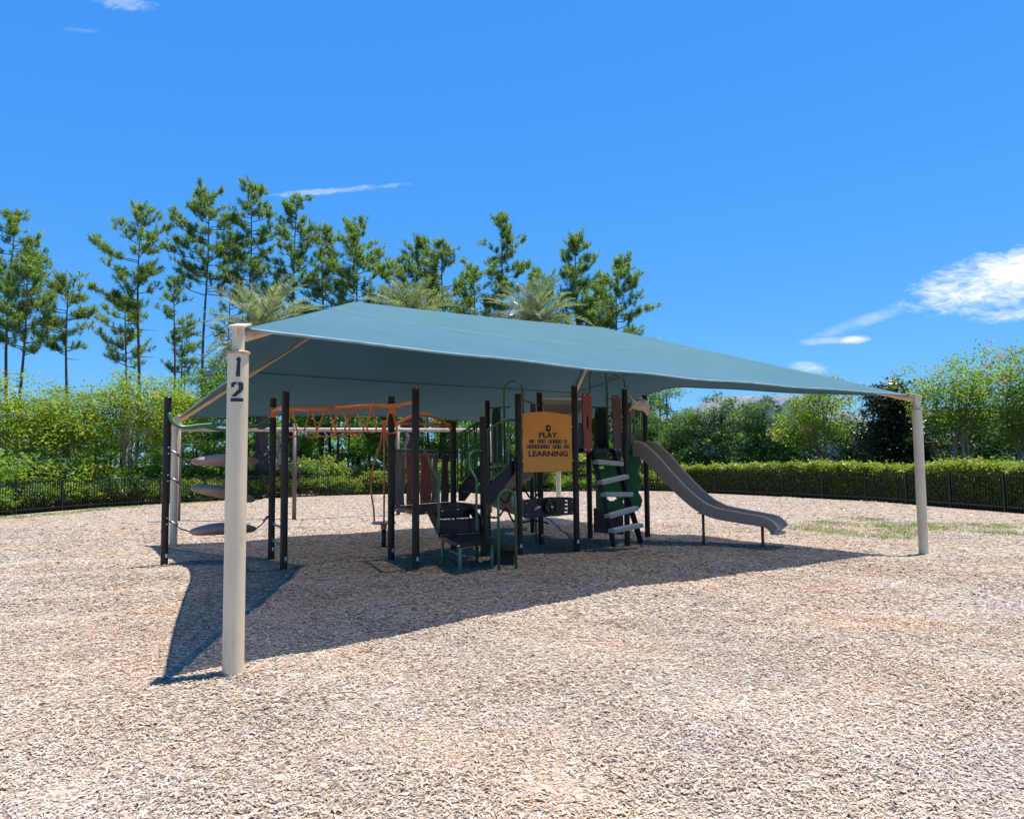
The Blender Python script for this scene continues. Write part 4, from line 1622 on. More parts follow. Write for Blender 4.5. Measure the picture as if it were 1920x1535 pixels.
def crown_mesh(name, rng, blobs, ncl, per, spread, size, aspect=0.5, tint_mid=0.5, flat=0.6, shell=0.55):
    cc = blob_clusters(rng, blobs, ncl, shell)
    ct = np.clip(rng.normal(tint_mid, 0.16, ncl), 0, 1)
    idx = np.repeat(np.arange(ncl), per)
    off = rng.normal(0, spread, (len(idx), 3))
    off[:, 2] *= flat
    Cn = cc[idx] + off
    tint = np.clip(ct[idx] + rng.normal(0, 0.14, len(idx)), 0, 1)
    return np_mesh(name, leaf_quads(rng, Cn, np.full(len(idx), size), aspect), 4, tint), cc


def place(me, mname, name, parent, loc):
    me.materials.clear()
    me.materials.append(MATS[mname])
    o = bpy.data.objects.new(name, me)
    COL.objects.link(o)
    o.parent = parent
    return o


def broadleaf(name, label, cat, loc, blobs, mats, seed, ncl=260, per=38, spread=0.22, size=0.11, stems=1, stem_r=0.09, group=None, flowers=0, tint=0.5, limb_z=0.4, shell=0.55, bark_splay=0.25):
    """blobs are relative to loc"""
    rng = np.random.default_rng(seed)
    rd = random.Random(seed)
    root = empty(name, loc, label, cat, group)
    me, cc = crown_mesh('crown', rng, blobs, ncl, per, spread, size, tint_mid=tint, shell=shell)
    place(me, mats[0], 'crown', root, loc)
    mb = MB()
    htop = max(b[2] for b in blobs)
    for k in range(stems):
        a = 2 * math.pi * k / max(1, stems) + rd.uniform(0, 1)
        base = Vector((0.10 * math.cos(a), 0.10 * math.sin(a), -0.25)) if stems > 1 else Vector((0, 0, -0.25))
        b = blobs[k % len(blobs)]
        fork = Vector((bark_splay * math.cos(a), bark_splay * math.sin(a), htop * limb_z)) if stems > 1 else Vector((rd.uniform(-.1, .1), rd.uniform(-.1, .1), htop * limb_z))
        end = Vector(b[:3]) + Vector((0, 0, b[5] * 0.4))
        pts = crom([base, base.lerp(fork, 0.5) + Vector((rd.uniform(-.05, .05), rd.uniform(-.05, .05), 0)), fork, fork.lerp(end, 0.55), end], 3)
        mb.tube(pts, [stem_r * (1 - 0.85 * i / (len(pts) - 1)) for i in range(len(pts))], 7)
        for j in range(7 if stems <= 2 else 4):
            q = cc[rd.randrange(len(cc))]
            s = fork.lerp(end, rd.uniform(0, 0.7))
            m = s.lerp(Vector(q), 0.5) + Vector((0, 0, -0.1))
            mb.tube([s, m, Vector(q)], [stem_r * 0.32, stem_r * 0.2, stem_r * 0.06], 5)
    tm = mb.mesh('trunk', smooth=True)
    place(tm, mats[1], 'trunk', root, loc)
    if flowers:
        top = cc[np.argsort(-cc[:, 2])[: max(20, len(cc) // 4)]]
        pk = top[rng.choice(len(top), flowers)] + rng.normal(0, 0.12, (flowers, 3)) + [0, 0, 0.22]
        idx = np.repeat(np.arange(flowers), 26)
        Cn = pk[idx] + rng.normal(0, 0.07, (len(idx), 3))
        place(np_mesh('flowers', leaf_quads(rng, Cn, np.full(len(idx), 0.07), 0.8), 4, rng.random(len(idx))), 'myrtle_flowers', 'flowers', root, loc)
    return root


def pine(loc, H, cb, width, seed, label, tilt=0.0, dens=1.0, tint=0.5, rtrunk=0.17, flatness=0.0):
    rng = np.random.default_rng(seed)
    rd = random.Random(seed)
    root = empty('pine_tree', loc, label, 'pine', 'tall pines beyond the playground fence')
    mb = MB()
    ph = rd.uniform(0, 6)

    def axis(z):
        return Vector((tilt * z + 0.12 * math.sin(z * 0.35 + ph), 0.1 * math.sin(z * 0.27 + ph), z))
    zs = [-0.3 + (H + 0.1) * i / 16 for i in range(17)]
    mb.tube([axis(z) for z in zs], [rtrunk * (1 - 0.88 * max(0, z) / H) for z in zs], 8)
    tufts, tdir = [], []
    nb = int(42 * dens * max(0.6, (H - cb) / 8))
    for k in range(nb):
        t = (k + rd.random()) / nb
        z = cb + (H - cb) * t
        prof = (0.50 + 0.50 * math.sin(math.pi * min(1, t * 1.0 + 0.10))) * (1 - t ** 5 * 0.45)
        ln = width * 0.60 * prof * rd.uniform(0.42, 1.08)
        a = rd.uniform(0, 2 * math.pi)
        d = Vector((math.cos(a), math.sin(a), 0))
        s = axis(z)
        rise = rd.uniform(0.05, 0.45) * ln + 0.2 * t * ln
        m = s + d * ln * 0.55 + Vector((0, 0, rise * 0.25))
        e = s + d * ln + Vector((rd.uniform(-.2, .2), rd.uniform(-.2, .2), rise))
        mb.tube([s, m, e], [rtrunk * 0.26 * (1 - 0.5 * t), rtrunk * 0.17, 0.012], 5)
        nsub = max(5, int(ln * 5.2))
        for j in range(nsub):
            u = rd.uniform(0.34, 1.0) if j else 1.0
            p = s.lerp(m, u / 0.55) if u < 0.55 else m.lerp(e, (u - 0.55) / 0.45)
            side = Vector((-d.y, d.x, 0)) * rd.uniform(-1, 1) + d * rd.uniform(0.1, 0.6) + Vector((0, 0, rd.uniform(0.1, 0.8)))
            q = p + side * rd.uniform(0.25, 0.95) * (1.15 - 0.4 * t)
            mb.tube([p, q], [0.02, 0.009], 4, cap=False)
            tufts.append(q)
            tdir.append((side.normalized() + Vector((0, 0, 0.7))).normalized())
            if rd.random() < 0.7:
                tufts.append(p.lerp(q, 0.55) + Vector((rd.uniform(-.15, .15), rd.uniform(-.15, .15), rd.uniform(0, .2))))
                tdir.append(Vector((d.x * 0.3, d.y * 0.3, 1)).normalized())
    for k in range(7):
        tufts.append(axis(H) + Vector((rd.uniform(-.3, .3), rd.uniform(-.3, .3), rd.uniform(-.9, .2))))
        tdir.append(Vector((0, 0, 1)))
    # a few dead stubs on the bare bole
    for k in range(6):
        z = cb * rd.uniform(0.45, 1.0)
        a = rd.uniform(0, 6.28)
        mb.tube([axis(z), axis(z) + Vector((math.cos(a), math.sin(a), rd.uniform(-.1, .3))) * rd.uniform(0.4, 1.3)], [0.03, 0.008], 4)
    T, Dv = np.array([v[:] for v in tufts]), np.array([v[:] for v in tdir])
    per = 34
    idx = np.repeat(np.arange(len(T)), per)
    n = len(idx)
    dr = rng.normal(0, 1, (n, 3))
    dr /= np.linalg.norm(dr, axis=1)[:, None]
    dr = dr * 0.95 + Dv[idx] * 0.50
    dr /= np.linalg.norm(dr, axis=1)[:, None]
    base = T[idx] - Dv[idx] * rng.uniform(-0.12, 0.26, n)[:, None]
    ln = rng.uniform(0.22, 0.42, n)[:, None]
    sd_ = np.cross(dr, rng.normal(0, 1, (n, 3)))
    sd_ /= np.linalg.norm(sd_, axis=1)[:, None] + 1e-9
    w = 0.0175
    tri = np.stack([base - sd_ * w, base + sd_ * w, base + dr * ln], 1)
    tt = np.clip(rng.normal(tint, 0.17, len(T)), 0, 1)[idx] + rng.normal(0, 0.12, n)
    place(np_mesh('crown', tri, 3, np.clip(tt, 0, 1)), 'pine_needles', 'crown', root, loc)
    place(mb.mesh('trunk', smooth=True), 'pine_bark', 'trunk', root, loc)
    return root


def X(px, d):
    """world x of a bearing given in photograph columns, at depth d"""
    return (px - 960) / 1420.0 * d


# (column, depth, height, crown base, crown width, tilt, density, tint, label)
PINES = [
    (8, 56, 21.0, 11.5, 4.2, 0, 1.0, 0.5, 'tall pine cut off by the left edge of the picture'),
    (36, 54, 16.6, 9.8, 5.0, 0, 1.1, 0.6, 'bushy pine second from the left edge'),
    (124, 56, 15.9, 10.0, 3.9, -0.01, 1.0, 0.5, 'small round-topped pine alone in the gap left of the tallest group'),
    (254, 54, 20.4, 12.6, 5.4, 0, 0.85, 0.55, 'tall open-crowned pine with long bare side limbs, left of the tallest group'),
    (230, 57, 14.6, 9.2, 3.7, 0, 1.0, 0.72, 'short yellow-green pine in front of the open-crowned pine'),
    (320, 58, 16.2, 11.5, 2.8, 0.005, 0.5, 0.55, 'thin spindly pine between the open-crowned pine and the tallest pines'),
    (334, 60, 12.6, 8.8, 2.8, 0, 0.7, 0.45, 'low thin pine just left of the cream post with the number'),
    (380, 56, 22.4, 14.4, 5.2, 0, 1.1, 0.40, 'dark tall pine, left one of the two tallest'),
    (428, 60, 17.2, 11.5, 2.6, 0, 0.6, 0.5, 'thin half-hidden pine between the two tallest pines'),
    (462, 56, 23.0, 13.6, 4.3, 0, 1.1, 0.5, 'tallest pine of all, above the left palm'),
    (548, 56, 21.9, 12.6, 3.6, 0.004, 1.0, 0.5, 'tall narrow pine right of the tallest pine'),
    (604, 57, 19.9, 12.0, 3.3, 0, 1.0, 0.45, 'slim pine behind the right fronds of the left palm'),
    (664, 56, 19.9, 11.2, 5.0, 0, 1.25, 0.58, 'broad domed pine above the peak of the shade canopy'),
    (738, 59, 17.6, 10.5, 3.3, 0, 0.9, 0.55, 'low pine between the domed pine and the middle palm'),
    (780, 57, 18.8, 10.8, 3.6, 0, 1.2, 0.45, 'round-headed pine directly above the middle palm'),
    (832, 56, 18.0, 10.2, 4.4, 0, 1.2, 0.55, 'two-topped bushy pine right of the middle palm'),
    (892, 59, 17.2, 10.0, 3.4, 0, 1.0, 0.5, 'low pine left of the lone spire-topped pine'),
    (946, 57, 20.6, 11.6, 3.8, -0.012, 0.95, 0.35, 'grey-green spire-topped pine leaning left above the right palm'),
    (1016, 59, 16.9, 10.0, 3.4, 0, 1.1, 0.5, 'short pine rising just behind the right palm'),
    (1086, 56, 18.6, 10.6, 3.2, 0, 1.3, 0.45, 'dense egg-shaped pine right of the right palm'),
    (1124, 58, 15.9, 9.5, 2.8, 0, 0.9, 0.6, 'thin pine between the egg-shaped pine and the last pine'),
    (1162, 56, 16.7, 8.6, 5.0, 0, 1.3, 0.48, 'broad drooping pine at the right end of the pine row'),
]
for i, (px, d, H, cb, w, tl, dn, tn, lab) in enumerate(PINES):
    pine((X(px, d), d, -0.1), H, cb, w, 100 + i, lab, tl, dn, tn)


def palm(loc, z, R, seed, label, lean=0.0):
    rng = np.random.default_rng(seed)
    rd = random.Random(seed)
    root = empty('date_palm', loc, label, 'palm', 'date palms behind the canopy')
    mb = MB()
    n = 40
    mb.tube([(lean * i / n, 0, -0.2 + (z - 0.3) * i / n) for i in range(n + 1)], [0.30 + 0.03 * (i % 2) + 0.06 * (i > n - 4) for i in range(n + 1)], 12)
    place(mb.mesh('trunk', smooth=False), 'dark_bark', 'trunk', root, loc)
    quads, tints = [], []
    rach = MB()
    nf = 78
    for k in range(nf):
        az = k * 2.39996 + rd.uniform(-.2, .2)
        t = k / nf
        el = math.radians(84 - 128 * t ** 0.9 + rd.uniform(-6, 6))
        L = R * rd.uniform(0.88, 1.08) * (0.86 + 0.14 * math.sin(math.pi * t))
        d = Vector((math.cos(az), math.sin(az), 0))
        p = Vector((lean, 0, z - 0.3 + rd.uniform(-.2, .2)))
        pts = [p.copy()]
        e = el
        m = 14
        for s in range(m):
            p = p + (d * math.cos(e) + Vector((0, 0, 1)) * math.sin(e)) * (L / m)
            e -= math.radians(2.6 + 2.4 * (s / m) + 1.5 * (el < 0.6))
            pts.append(p.copy())
        rach.tube(pts, [0.035 * (1 - 0.85 * i / m) for i in range(m + 1)], 4, cap=False)
        tn = rd.gauss(0.45, 0.14) + (0.35 if t > 0.88 else 0)
        for s in range(2 * (m - 2)):
            u = 1.6 + s / 2
            i = int(u)
            if i >= m:
                break
            c = pts[i].lerp(pts[i + 1], u - i)
            tg = (pts[i + 1] - pts[i]).normalized()
            lat = tg.cross(Vector((0, 0, 1)))
            if lat.length < 0.05:
                lat = Vector((-d.y, d.x, 0))
            lat.normalize()
            nn = lat.cross(tg).normalized()
            ll = (0.56 * math.sin(math.pi * min(1.0, 0.18 + 0.82 * u / m)) + 0.18)
            for sg in (-1, 1):
                for q in range(2):
                    dr = (tg * rd.uniform(0.55, 0.85) + lat * sg * rd.uniform(0.55, 0.8) + nn * rd.uniform(0.15, 0.5)).normalized()
                    tip = c + dr * ll * rd.uniform(0.8, 1.1) - Vector((0, 0, 0.05))
                    wv = dr.cross(nn).normalized() * 0.026 + nn * 0.010
                    mid = c.lerp(tip, 0.5)
                    quads.append([c - wv * 0.5, mid - wv, tip, mid + wv])
                    tints.append(tn + rd.gauss(0, 0.1))
    arr = np.array([[v[:] for v in q] for q in quads])
    place(np_mesh('fronds', arr, 4, np.clip(np.array(tints), 0, 1)), 'palm_leaflets', 'crown', root, loc)
    rm = rach.mesh('frond_ribs', smooth=True)
    a = rm.attributes.new('tint', 'FLOAT', 'POINT')
    a.data.foreach_set('value', [0.9] * len(rm.vertices))
    place(rm, 'palm_leaflets', 'frond_ribs', root, loc)


palm((X(484, 40), 40.5, -0.1), 9.0, 4.3, 5, 'left palm with grey-green fronds drooping behind the numbered cream post')
palm((X(765, 47), 47, -0.1), 10.9, 3.8, 6, 'middle palm showing only its frond tops over the canopy peak')
palm((X(1003, 47), 47, -0.1), 10.7, 4.0, 8, 'right palm spreading over the middle of the canopy ridge')


# crape myrtles behind the left fence
def myrtle(px, d, H, W, seed, label, **kw):
    rd = random.Random(seed)
    bl = []
    for k in range(9):
        a = rd.uniform(0, 6.28)
        r = W * 0.5 * rd.uniform(0.1, 0.72)
        zc = H * rd.uniform(0.48, 0.82)
        bl.append((r * math.cos(a), r * math.sin(a), zc, W * rd.uniform(0.20, 0.32), W * rd.uniform(0.20, 0.32), H * rd.uniform(0.13, 0.20)))
    bl.append((0, 0, H * 0.62, W * 0.38, W * 0.38, H * 0.28))
    args = dict(ncl=340, per=29, spread=0.24, size=0.130, stems=5, stem_r=0.075, limb_z=0.30, group='crape myrtles', tint=0.55)
    args.update(kw)
    return broadleaf('crape_myrtle', label, 'tree', (X(px, d), d, -0.1), bl, ('myrtle_leaves', 'myrtle_bark'), seed, **args)


myrtle(28, 31, 6.3, 5.0, 201, 'yellow-green crape myrtle with a forked pale trunk at the left edge', stems=3)
myrtle(140, 33, 6.1, 4.6, 202, 'yellow-green crape myrtle second from the left edge', tint=0.44)
myrtle(238, 34.5, 6.9, 5.2, 203, 'tallest yellow-green crape myrtle left of the brown post', tint=0.50)
myrtle(330, 37.5, 6.4, 4.2, 204, 'smaller crape myrtle hidden behind the leftmost brown post', tint=0.45)
myrtle(-70, 30, 5.2, 5.0, 205, 'crape myrtle mostly outside the left edge', ncl=200)
# crape myrtles and evergreens behind the right fence
myrtle(1545, 37, 6.3, 4.6, 211, 'light green crape myrtle left of the dark magnolia', flowers=8, ncl=300, tint=0.45)
myrtle(1800, 31, 6.8, 4.6, 212, 'large pale crape myrtle with bare multiple stems right of the cream post', flowers=9, limb_z=0.42, tint=0.28)
myrtle(1925, 28.5, 6.4, 4.4, 213, 'crape myrtle cut off by the right edge', flowers=6, tint=0.3)
myrtle(1690, 38, 5.8, 3.6, 214, 'crape myrtle showing pink flowers above the magnolia', flowers=14, ncl=180, tint=0.5)


def evergreen(px, d, H, W, seed, label, m='evergreen_leaves', cat='tree', name='evergreen_tree', **kw):
    rd = random.Random(seed)
    bl = []
    for k in range(10):
        a = rd.uniform(0, 6.28)
        t = (k + 0.5) / 10
        r = W * 0.5 * rd.uniform(0.3, 0.7) * (1.1 - 0.6 * t)
        bl.append((r * math.cos(a), r * math.sin(a), H * (0.16 + 0.70 * t), W * rd.uniform(0.22, 0.30), W * rd.uniform(0.22, 0.30), H * rd.uniform(0.11, 0.16)))
    bl.append((0, 0, H * 0.5, W * 0.34, W * 0.34, H * 0.40))
    args = dict(ncl=340, per=40, spread=0.20, size=0.135, stems=2, stem_r=0.08, limb_z=0.3, group='evergreens behind the right fence', tint=0.48)
    args.update(kw)
    return broadleaf(name, label, cat, (X(px, d), d, -0.1), bl, (m, 'dark_bark'), seed, **args)


evergreen(1668, 35, 5.7, 4.0, 221, 'dark bronze-green magnolia left of the right cream post', 'magnolia_leaves', 'magnolia', 'magnolia_tree', size=0.17, ncl=420)
evergreen(1228, 48, 5.0, 4.2, 222, 'dark evergreen behind the upper end of the slide')
evergreen(1275, 45.5, 5.2, 4.6, 223, 'rounded evergreen above the middle of the slide', tint=0.55)
evergreen(1348, 44, 5.9, 4.4, 224, 'evergreen left of the grey house roof', tint=0.5)
evergreen(1418, 42, 5.5, 4.2, 225, 'evergreen in front of the grey house roof', tint=0.58)
evergreen(1490, 40.5, 4.8, 3.6, 226, 'low evergreen right of the grey house roof', tint=0.62)
evergreen(1600, 40, 4.4, 4.6, 227, 'dark evergreen behind the light crape myrtle', tint=0.3)
evergreen(1750, 36.5, 4.4, 4.6, 228, 'dark evergreen behind the right cream post', tint=0.25)
evergreen(1850, 34.5, 4.2, 5.0, 229, 'dark evergreen under the large pale crape myrtle', tint=0.22)
evergreen(1975, 33, 4.4, 5.0, 230, 'dark evergreen at the right edge', tint=0.25)
evergreen(1200, 52, 6.0, 4.6, 231, 'tall dark evergreen left of the slide hood', tint=0.35)

# slender trees of the wood behind the fence: five kinds, copied
def wood_tree_parts(seed):
    rd = random.Random(seed)
    rng = np.random.default_rng(seed)
    H = rd.uniform(9, 12)
    mb = MB()
    ph = rd.uniform(0, 6)
    zs = [-0.3 + (H + 0.3) * i / 10 for i in range(11)]

    def ax(z):
        return Vector((0.10 * math.sin(z * 0.4 + ph), 0.08 * math.sin(z * 0.5 + ph), z))
    r0 = rd.uniform(0.10, 0.20)
    mb.tube([ax(z) for z in zs], [r0 * (1 - 0.75 * max(0, z) / H) for z in zs], 7)
    bl = []
    for k in range(11):
        z = H * (0.24 + 0.70 * k / 10)
        a = rd.uniform(0, 6.28)
        r = rd.uniform(0.5, 1.8) * (1 - 0.3 * k / 10)
        c = ax(z) + Vector((r * math.cos(a), r * math.sin(a), rd.uniform(-.2, .5)))
        bl.append((c.x, c.y, c.z, rd.uniform(0.6, 1.1), rd.uniform(0.6, 1.1), rd.uniform(0.35, 0.65)))
        mb.tube([ax(z - 0.4), c], [0.035, 0.01], 4)
    me, cc = crown_mesh('crown', rng, bl, 190, 26, 0.24, 0.17, 0.55, 0.5)
    tm = mb.mesh('trunk', smooth=True)
    me.materials.append(MATS['wood_leaves'])
    tm.materials.append(MATS['dark_bark'])
    return me, tm


kinds = [wood_tree_parts(300 + i) for i in range(6)]
rd = random.Random(77)
for i in range(76):
    t = (i + rd.uniform(0.1, 0.9)) / 58
    px = 300 + 960 * t
    d = rd.uniform(49, 68)
    if i >= 58:
        px = -80 + 420 * (i - 58 + rd.random()) / 18
        d = rd.uniform(40, 50)
    elif px < 480:
        d = rd.uniform(44, 60)
    place_ = ('in the green bank behind the left crape myrtles' if i >= 58 else 'behind the hanging pods' if px < 520 else 'behind the orange overhead ladder' if px < 780
              else 'behind the plank barrier and stairs' if px < 980 else 'behind the orange sign and ladder')
    root = empty('wood_tree', (X(px, d), d, -0.1), 'slender dark-trunked tree of the wood ' + place_, 'tree', 'wood trees ' + place_)
    root.rotation_euler = (0, 0, rd.uniform(0, 6.28))
    s = rd.uniform(0.72, 1.0) if px > 380 else rd.uniform(0.6, 0.75)
    if i >= 58:
        s = rd.uniform(0.46, 0.60)
    root.scale = (s, s, s)
    me, tm = kinds[i % 6]
    for nm, m_ in (('crown', me), ('trunk', tm)):
        o = bpy.data.objects.new(nm, m_)
        COL.objects.link(o)
        o.parent = root

# shrubs along the fence: four kinds, copied
def shrub_mesh(seed, m):
    rng = np.random.default_rng(seed)
    rdd = random.Random(seed)
    bl = [(rdd.uniform(-.7, .7), rdd.uniform(-.45, .45), rdd.uniform(0.35, 0.95), rdd.uniform(.45, .7), rdd.uniform(.4, .6), rdd.uniform(.3, .5)) for _ in range(7)]
    me, cc = crown_mesh('foliage', rng, bl, 150, 26, 0.13, 0.105, 0.55, 0.5, shell=0.3)
    me.materials.append(MATS[m])
    mb = MB()
    for k in range(7):
        q = cc[rdd.randrange(len(cc))]
        mb.tube([(rdd.uniform(-.15, .15), rdd.uniform(-.1, .1), -0.2), (q[0] * 0.6, q[1] * 0.6, q[2] * 0.6), tuple(q)], [0.02, 0.014, 0.005], 4)
    tm = mb.mesh('stems')
    tm.materials.append(MATS['dark_bark'])
    return me, tm


sk = [shrub_mesh(400 + i, ('shrub_leaves', 'shrub_leaves', 'evergreen_leaves', 'hedge_leaves')[i % 4]) for i in range(8)]
fp = crom([(x, y, 0) for x, y in FENCE], 8)
ctr = Vector((0, 18, 0))


def along_fence(frac):
    i = frac * (len(fp) - 1)
    k = min(len(fp) - 2, int(i))
    p = fp[k].lerp(fp[k + 1], i - k)
    return p, (p - ctr).normalized()


rd = random.Random(5)
for i in range(104):
    row = i % 2
    p, out = along_fence(0.06 + 0.60 * ((i // 2) + rd.uniform(0, 0.6)) / 52)
    q = p + out * (rd.uniform(0.95, 1.3) if row == 0 else rd.uniform(2.0, 3.4))
    col_ = 960 + 1420 * q.x / q.y
    place_ = ('behind the fence, left of the pods' if col_ < 310 else 'behind the fence, between pods and spinner' if col_ < 720
              else 'behind the fence, seen through the play structure' if col_ < 1200 else 'behind the fence below the slide')
    front_ = 'low leafy shrub pressed up close ' if row == 0 else 'tall leafy shrub standing back '
    root = empty('shrub', (q.x, q.y, -0.1), front_ + place_, 'shrub', front_ + place_)
    root.rotation_euler = (0, 0, rd.uniform(0, 6.28))
    s = rd.uniform(0.75, 1.05) if row == 0 else rd.uniform(1.1, 1.7)
    root.scale = (s, s, s * rd.uniform(0.9, 1.15))
    me, tm = sk[rd.randrange(8)]
    for nm, m_ in (('foliage', me), ('stems', tm)):
        o = bpy.data.objects.new(nm, m_)
        COL.objects.link(o)
        o.parent = root


# trimmed hedge behind the right fence
def build_hedge():
    rng = np.random.default_rng(9)
    pts = [along_fence(0.665 + 0.335 * i / 60) for i in range(61)]
    base = pts[30][0]
    root = empty('hedge', (base.x, base.y, 0), 'long clipped hedge with a bright yellow-green top behind the right part of the fence', 'hedge')
    L = []
    for i in range(60):
        (p, o), (q, o2) = pts[i], pts[i + 1]
        n = 760
        u = rng.random(n)
        side = rng.random(n)
        P = np.array(p[:])[None, :] * (1 - u[:, None]) + np.array(q[:])[None, :] * u[:, None]
        O = np.array(o[:])[None, :]
        ht = 1.38 + 0.09 * np.sin(P[:, 0] * 2.1 + P[:, 1] * 1.3) + 0.06 * np.sin(P[:, 1] * 5.0)
        dep = np.where(side < 0.52, rng.uniform(0.45, 0.62, n), rng.uniform(0.5, 1.9, n))
        z = np.where(side < 0.52, rng.uniform(0.05, 1.0, n) ** 0.85 * ht, ht + rng.normal(0, 0.06, n))
        dep = dep + rng.normal(0, 0.07, n)
        spr = rng.random(n) < 0.03
        z = z + np.where(spr, rng.uniform(0, 0.25, n), 0)
        C_ = P + O * dep[:, None]
        C_[:, 2] = z
        L.append(C_)
    Cn = np.concatenate(L)
    tint = np.clip(rng.normal(0.5, 0.2, len(Cn)), 0, 1)
    off = np.array(base[:])
    place(np_mesh('foliage', leaf_quads(rng, Cn - off, np.full(len(Cn), 0.105), 0.6, 0.8), 4, tint), 'hedge_leaves', 'foliage', root, None)
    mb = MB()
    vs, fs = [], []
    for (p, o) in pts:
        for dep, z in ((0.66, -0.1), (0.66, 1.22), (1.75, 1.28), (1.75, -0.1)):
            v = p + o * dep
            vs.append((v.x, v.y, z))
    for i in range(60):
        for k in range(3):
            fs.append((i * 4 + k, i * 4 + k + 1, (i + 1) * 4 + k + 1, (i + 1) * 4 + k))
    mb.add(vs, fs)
    mk('light_block_core', mb, 'hedge_light_block', root)  # added dark shell that stops light passing between the hedge leaves


build_hedge()


# far wood as one mass
def build_far_wood():
    rng = np.random.default_rng(12)
    n = 22000
    x = rng.uniform(-75, 75, n)
    y = 78 + 6 * np.sin(x * 0.21) + rng.normal(0, 2.0, n)
    top = 5.8 + 1.2 * np.sin(x * 0.35 + 1) + 0.8 * np.sin(x * 0.93)
    top = np.where(x > 12, top * 0.6, top)
    z = top * rng.random(n) ** 0.8
    cl = 0.5 + 0.2 * np.sin(x * 1.7 + z * 1.1)
    me = np_mesh('far_wood', leaf_quads(rng, np.stack([x, y, z], 1), np.full(n, 0.58), 0.6), 4, np.clip(cl + rng.normal(0, 0.15, n), 0, 1))
    tag(mk('far_wood', me, 'wood_leaves'), 'hazy green mass of distant woodland behind everything', 'woodland', kind='stuff')


build_far_wood()


# houses beyond the right trees
def house(loc, w, dp, eave, ridge, rz, label, gables):
    R = empty('house', loc, label, 'house', 'houses beyond the trees')
    Mz = Matrix.Translation(Vector(loc)) @ Matrix.Rotation(rz, 4, 'Z')

    def T(v):
        return Mz @ Vector(v)
    mb = MB()
    b = MB()
    b.box((0, 0, eave / 2), (w, dp, eave))
    mb.add([T(v) for v in b.v], b.f)
    wl = mk('wall', mb, 'house_wall', R)
    e = 0.5
    a, c = w / 2 + e, dp / 2 + e
    rl = w / 2 - dp * 0.36
    mb = MB()
    mb.add([T(v) for v in ((-a, -c, eave), (a, -c, eave), (a, c, eave), (-a, c, eave), (-rl, 0, ridge), (rl, 0, ridge), (-a, -c, eave - 0.15), (a, -c, eave - 0.15), (a, c, eave - 0.15), (-a, c, eave - 0.15))],
           [(0, 1, 5, 4), (1, 2, 5), (2, 3, 4, 5), (3, 0, 4), (9, 8, 7, 6), (0, 6, 7, 1), (1, 7, 8, 2), (2, 8, 9, 3), (3, 9, 6, 0)])
    rf = mk('roof', mb, 'roof_shingle', R)
    for (gx, gw, gz) in gables:
        mb = MB()
        y0, y1 = -c - 0.25, 0.0
        mb.add([T(v) for v in ((gx - gw, y0, gz), (gx, y0, gz + gw * 0.62), (gx + gw, y0, gz), (gx - gw, y1, gz), (gx, y1, gz + gw * 0.62), (gx + gw, y1, gz))],
               [(0, 1, 4, 3), (1, 2, 5, 4)])
        mk('gable_roof', mb, 'roof_shingle', rf)
        mb = MB()
        g2 = gw - 0.25
        pr = ((gx - g2, eave - 0.2), (gx + g2, eave - 0.2), (gx + g2, gz), (gx, gz + g2 * 0.62), (gx - g2, gz))
        mb.add([T((x, y0 + 0.3, z)) for x, z in pr] + [T((x, y1, z)) for x, z in pr],
               [(0, 1, 2, 3, 4), (9, 8, 7, 6, 5)] + [(i, 5 + i, 5 + (i + 1) % 5, (i + 1) % 5) for i in range(5)])
        mk('gable_wall', mb, 'house_wall', rf)
        for sx in (-1, 1):
            mb = MB()
            mb.bar(T((gx + sx * gw, y0, gz - 0.12)), T((gx, y0, gz + gw * 0.62 - 0.12)), 0.06, 0.24)
            mk('gable_trim', mb, 'house_trim', rf)
    for i in range(4):
        xx = -w / 2 + w * (i + 0.5) / 4
        for zz in (1.5, 4.3):
            if zz + 0.8 > eave:
                continue
            b = MB()
            b.box((xx, -dp / 2 - 0.02, zz), (1.3, 0.08, 1.5))
            m2 = MB()
            m2.add([T(v) for v in b.v], b.f)
            wd = mk('window', m2, 'house_trim', R)
            b = MB()
            b.box((xx, -dp / 2 - 0.05, zz), (1.1, 0.06, 1.3))
            m2 = MB()
            m2.add([T(v) for v in b.v], b.f)
            mk('pane', m2, 'window_glass', wd)
    return R


house((25.5, 78, -0.1), 17, 11, 5.4, 8.5, 0.06, 'two-storey house with a grey shingle roof and two small gables above the evergreens', [(-1.6, 1.1, 7.35), (0.9, 1.3, 7.1)])
house((38.5, 66, -0.1), 15, 10, 3.1, 6.2, -0.25, 'low grey-roofed house glimpsed between the trees right of the cream post', [])
house((13.5, 88, -0.1), 13, 10, 5.2, 7.6, 0.0, 'pale-walled house hidden behind the evergreens by the slide', [])


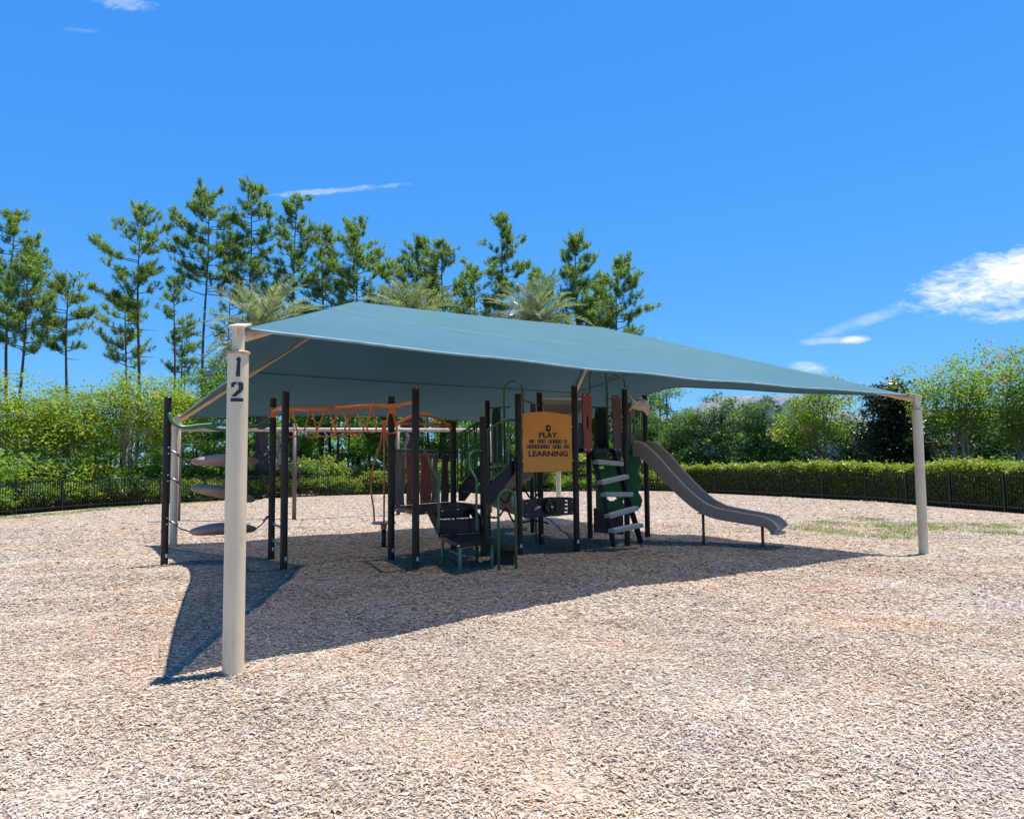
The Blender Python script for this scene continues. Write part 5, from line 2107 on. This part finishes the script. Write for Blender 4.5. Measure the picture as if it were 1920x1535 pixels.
# grass tufts in the mulch
def build_grass():
    rng = np.random.default_rng(21)
    spots = [(8.9, 18.9, 0.8), (7.2, 17.0, 0.5), (9.8, 18.0, 0.9), (8.5, 16.9, 0.6), (9.7, 21.0, 0.6), (10.4, 16.6, 0.8), (6.9, 18.4, 0.5), (11.5, 18.6, 0.7), (10.4, 19.3, 0.6), (7.8, 19.4, 0.4), (8.0, 16.2, 0.4),
             (-16.2, 26.6, 0.7), (-15.8, 28.3, 0.7), (-15.6, 31.0, 0.7), (-15.9, 29.5, 0.5), (-14.4, 33.9, 0.6), (-16.4, 24.8, 0.6), (12.6, 17.4, 0.5)]
    q = []
    for (x, y, r) in spots:
        n = int(900 * r)
        cx_ = x + rng.normal(0, r * 0.55, 24)
        cy_ = y + rng.normal(0, r * 0.75, 24)
        k = (24 * rng.random(n) ** 1.7).astype(int)
        px = cx_[k] + rng.normal(0, 0.12, n)
        py = cy_[k] + rng.normal(0, 0.16, n)
        h = rng.uniform(0.03, 0.10, n)
        a = rng.uniform(0, 6.28, n)
        b = np.stack([px, py, undul(px, py) - 0.01], 1)
        w = np.stack([np.cos(a), np.sin(a), 0 * a], 1) * 0.008
        tip = b + np.stack([rng.normal(0, 0.03, n), rng.normal(0, 0.03, n), h], 1)
        q.append(np.stack([b - w, b + w, tip], 1))
    Q = np.concatenate(q)
    tag(mk('grass', np_mesh('grass', Q, 3, rng.random(len(Q))), 'grass_blades'), 'thin patches of green grass coming up through the wood chips', 'grass', kind='stuff')


build_grass()


def dry_leaf(x, y, a, col, label):
    o = [(0.10, 0), (0.05, 0.05), (-0.03, 0.055), (-0.10, 0.02), (-0.13, -0.01), (-0.04, -0.05), (0.05, -0.045)]
    mb = MB()
    c, s_ = math.cos(a), math.sin(a)
    z0 = float(undul(x, y)) + 0.022
    top = [(x + c * u - s_ * v, y + s_ * u + c * v, z0 + 0.012 * math.sin(9 * u) + 0.25 * abs(v)) for u, v in o]
    mid = [(x + c * u, y + s_ * u, z0 + 0.004) for u in (0.03, -0.05)]
    vs = top + mid
    n = len(top)
    mb.add(vs, [(0, 1, 7), (1, 2, 8, 7), (2, 3, 8), (3, 4, 8), (4, 5, 8), (5, 6, 7, 8), (6, 0, 7)])
    tag(mk('dry_leaf', mb, col, loc=(x, y, 0)), label, 'leaf')


mat('leaf_tan', (0.50, 0.33, 0.17), 0.7)
mat('leaf_orange', (0.46, 0.22, 0.09), 0.7)
dry_leaf(-2.98, 14.6, 0.3, 'leaf_tan', 'pale tan fallen leaf on the shaded mulch left of the spinner')
dry_leaf(-3.45, 12.15, 1.0, 'leaf_orange', 'small orange fallen leaf at the foot of the brown ladder post')
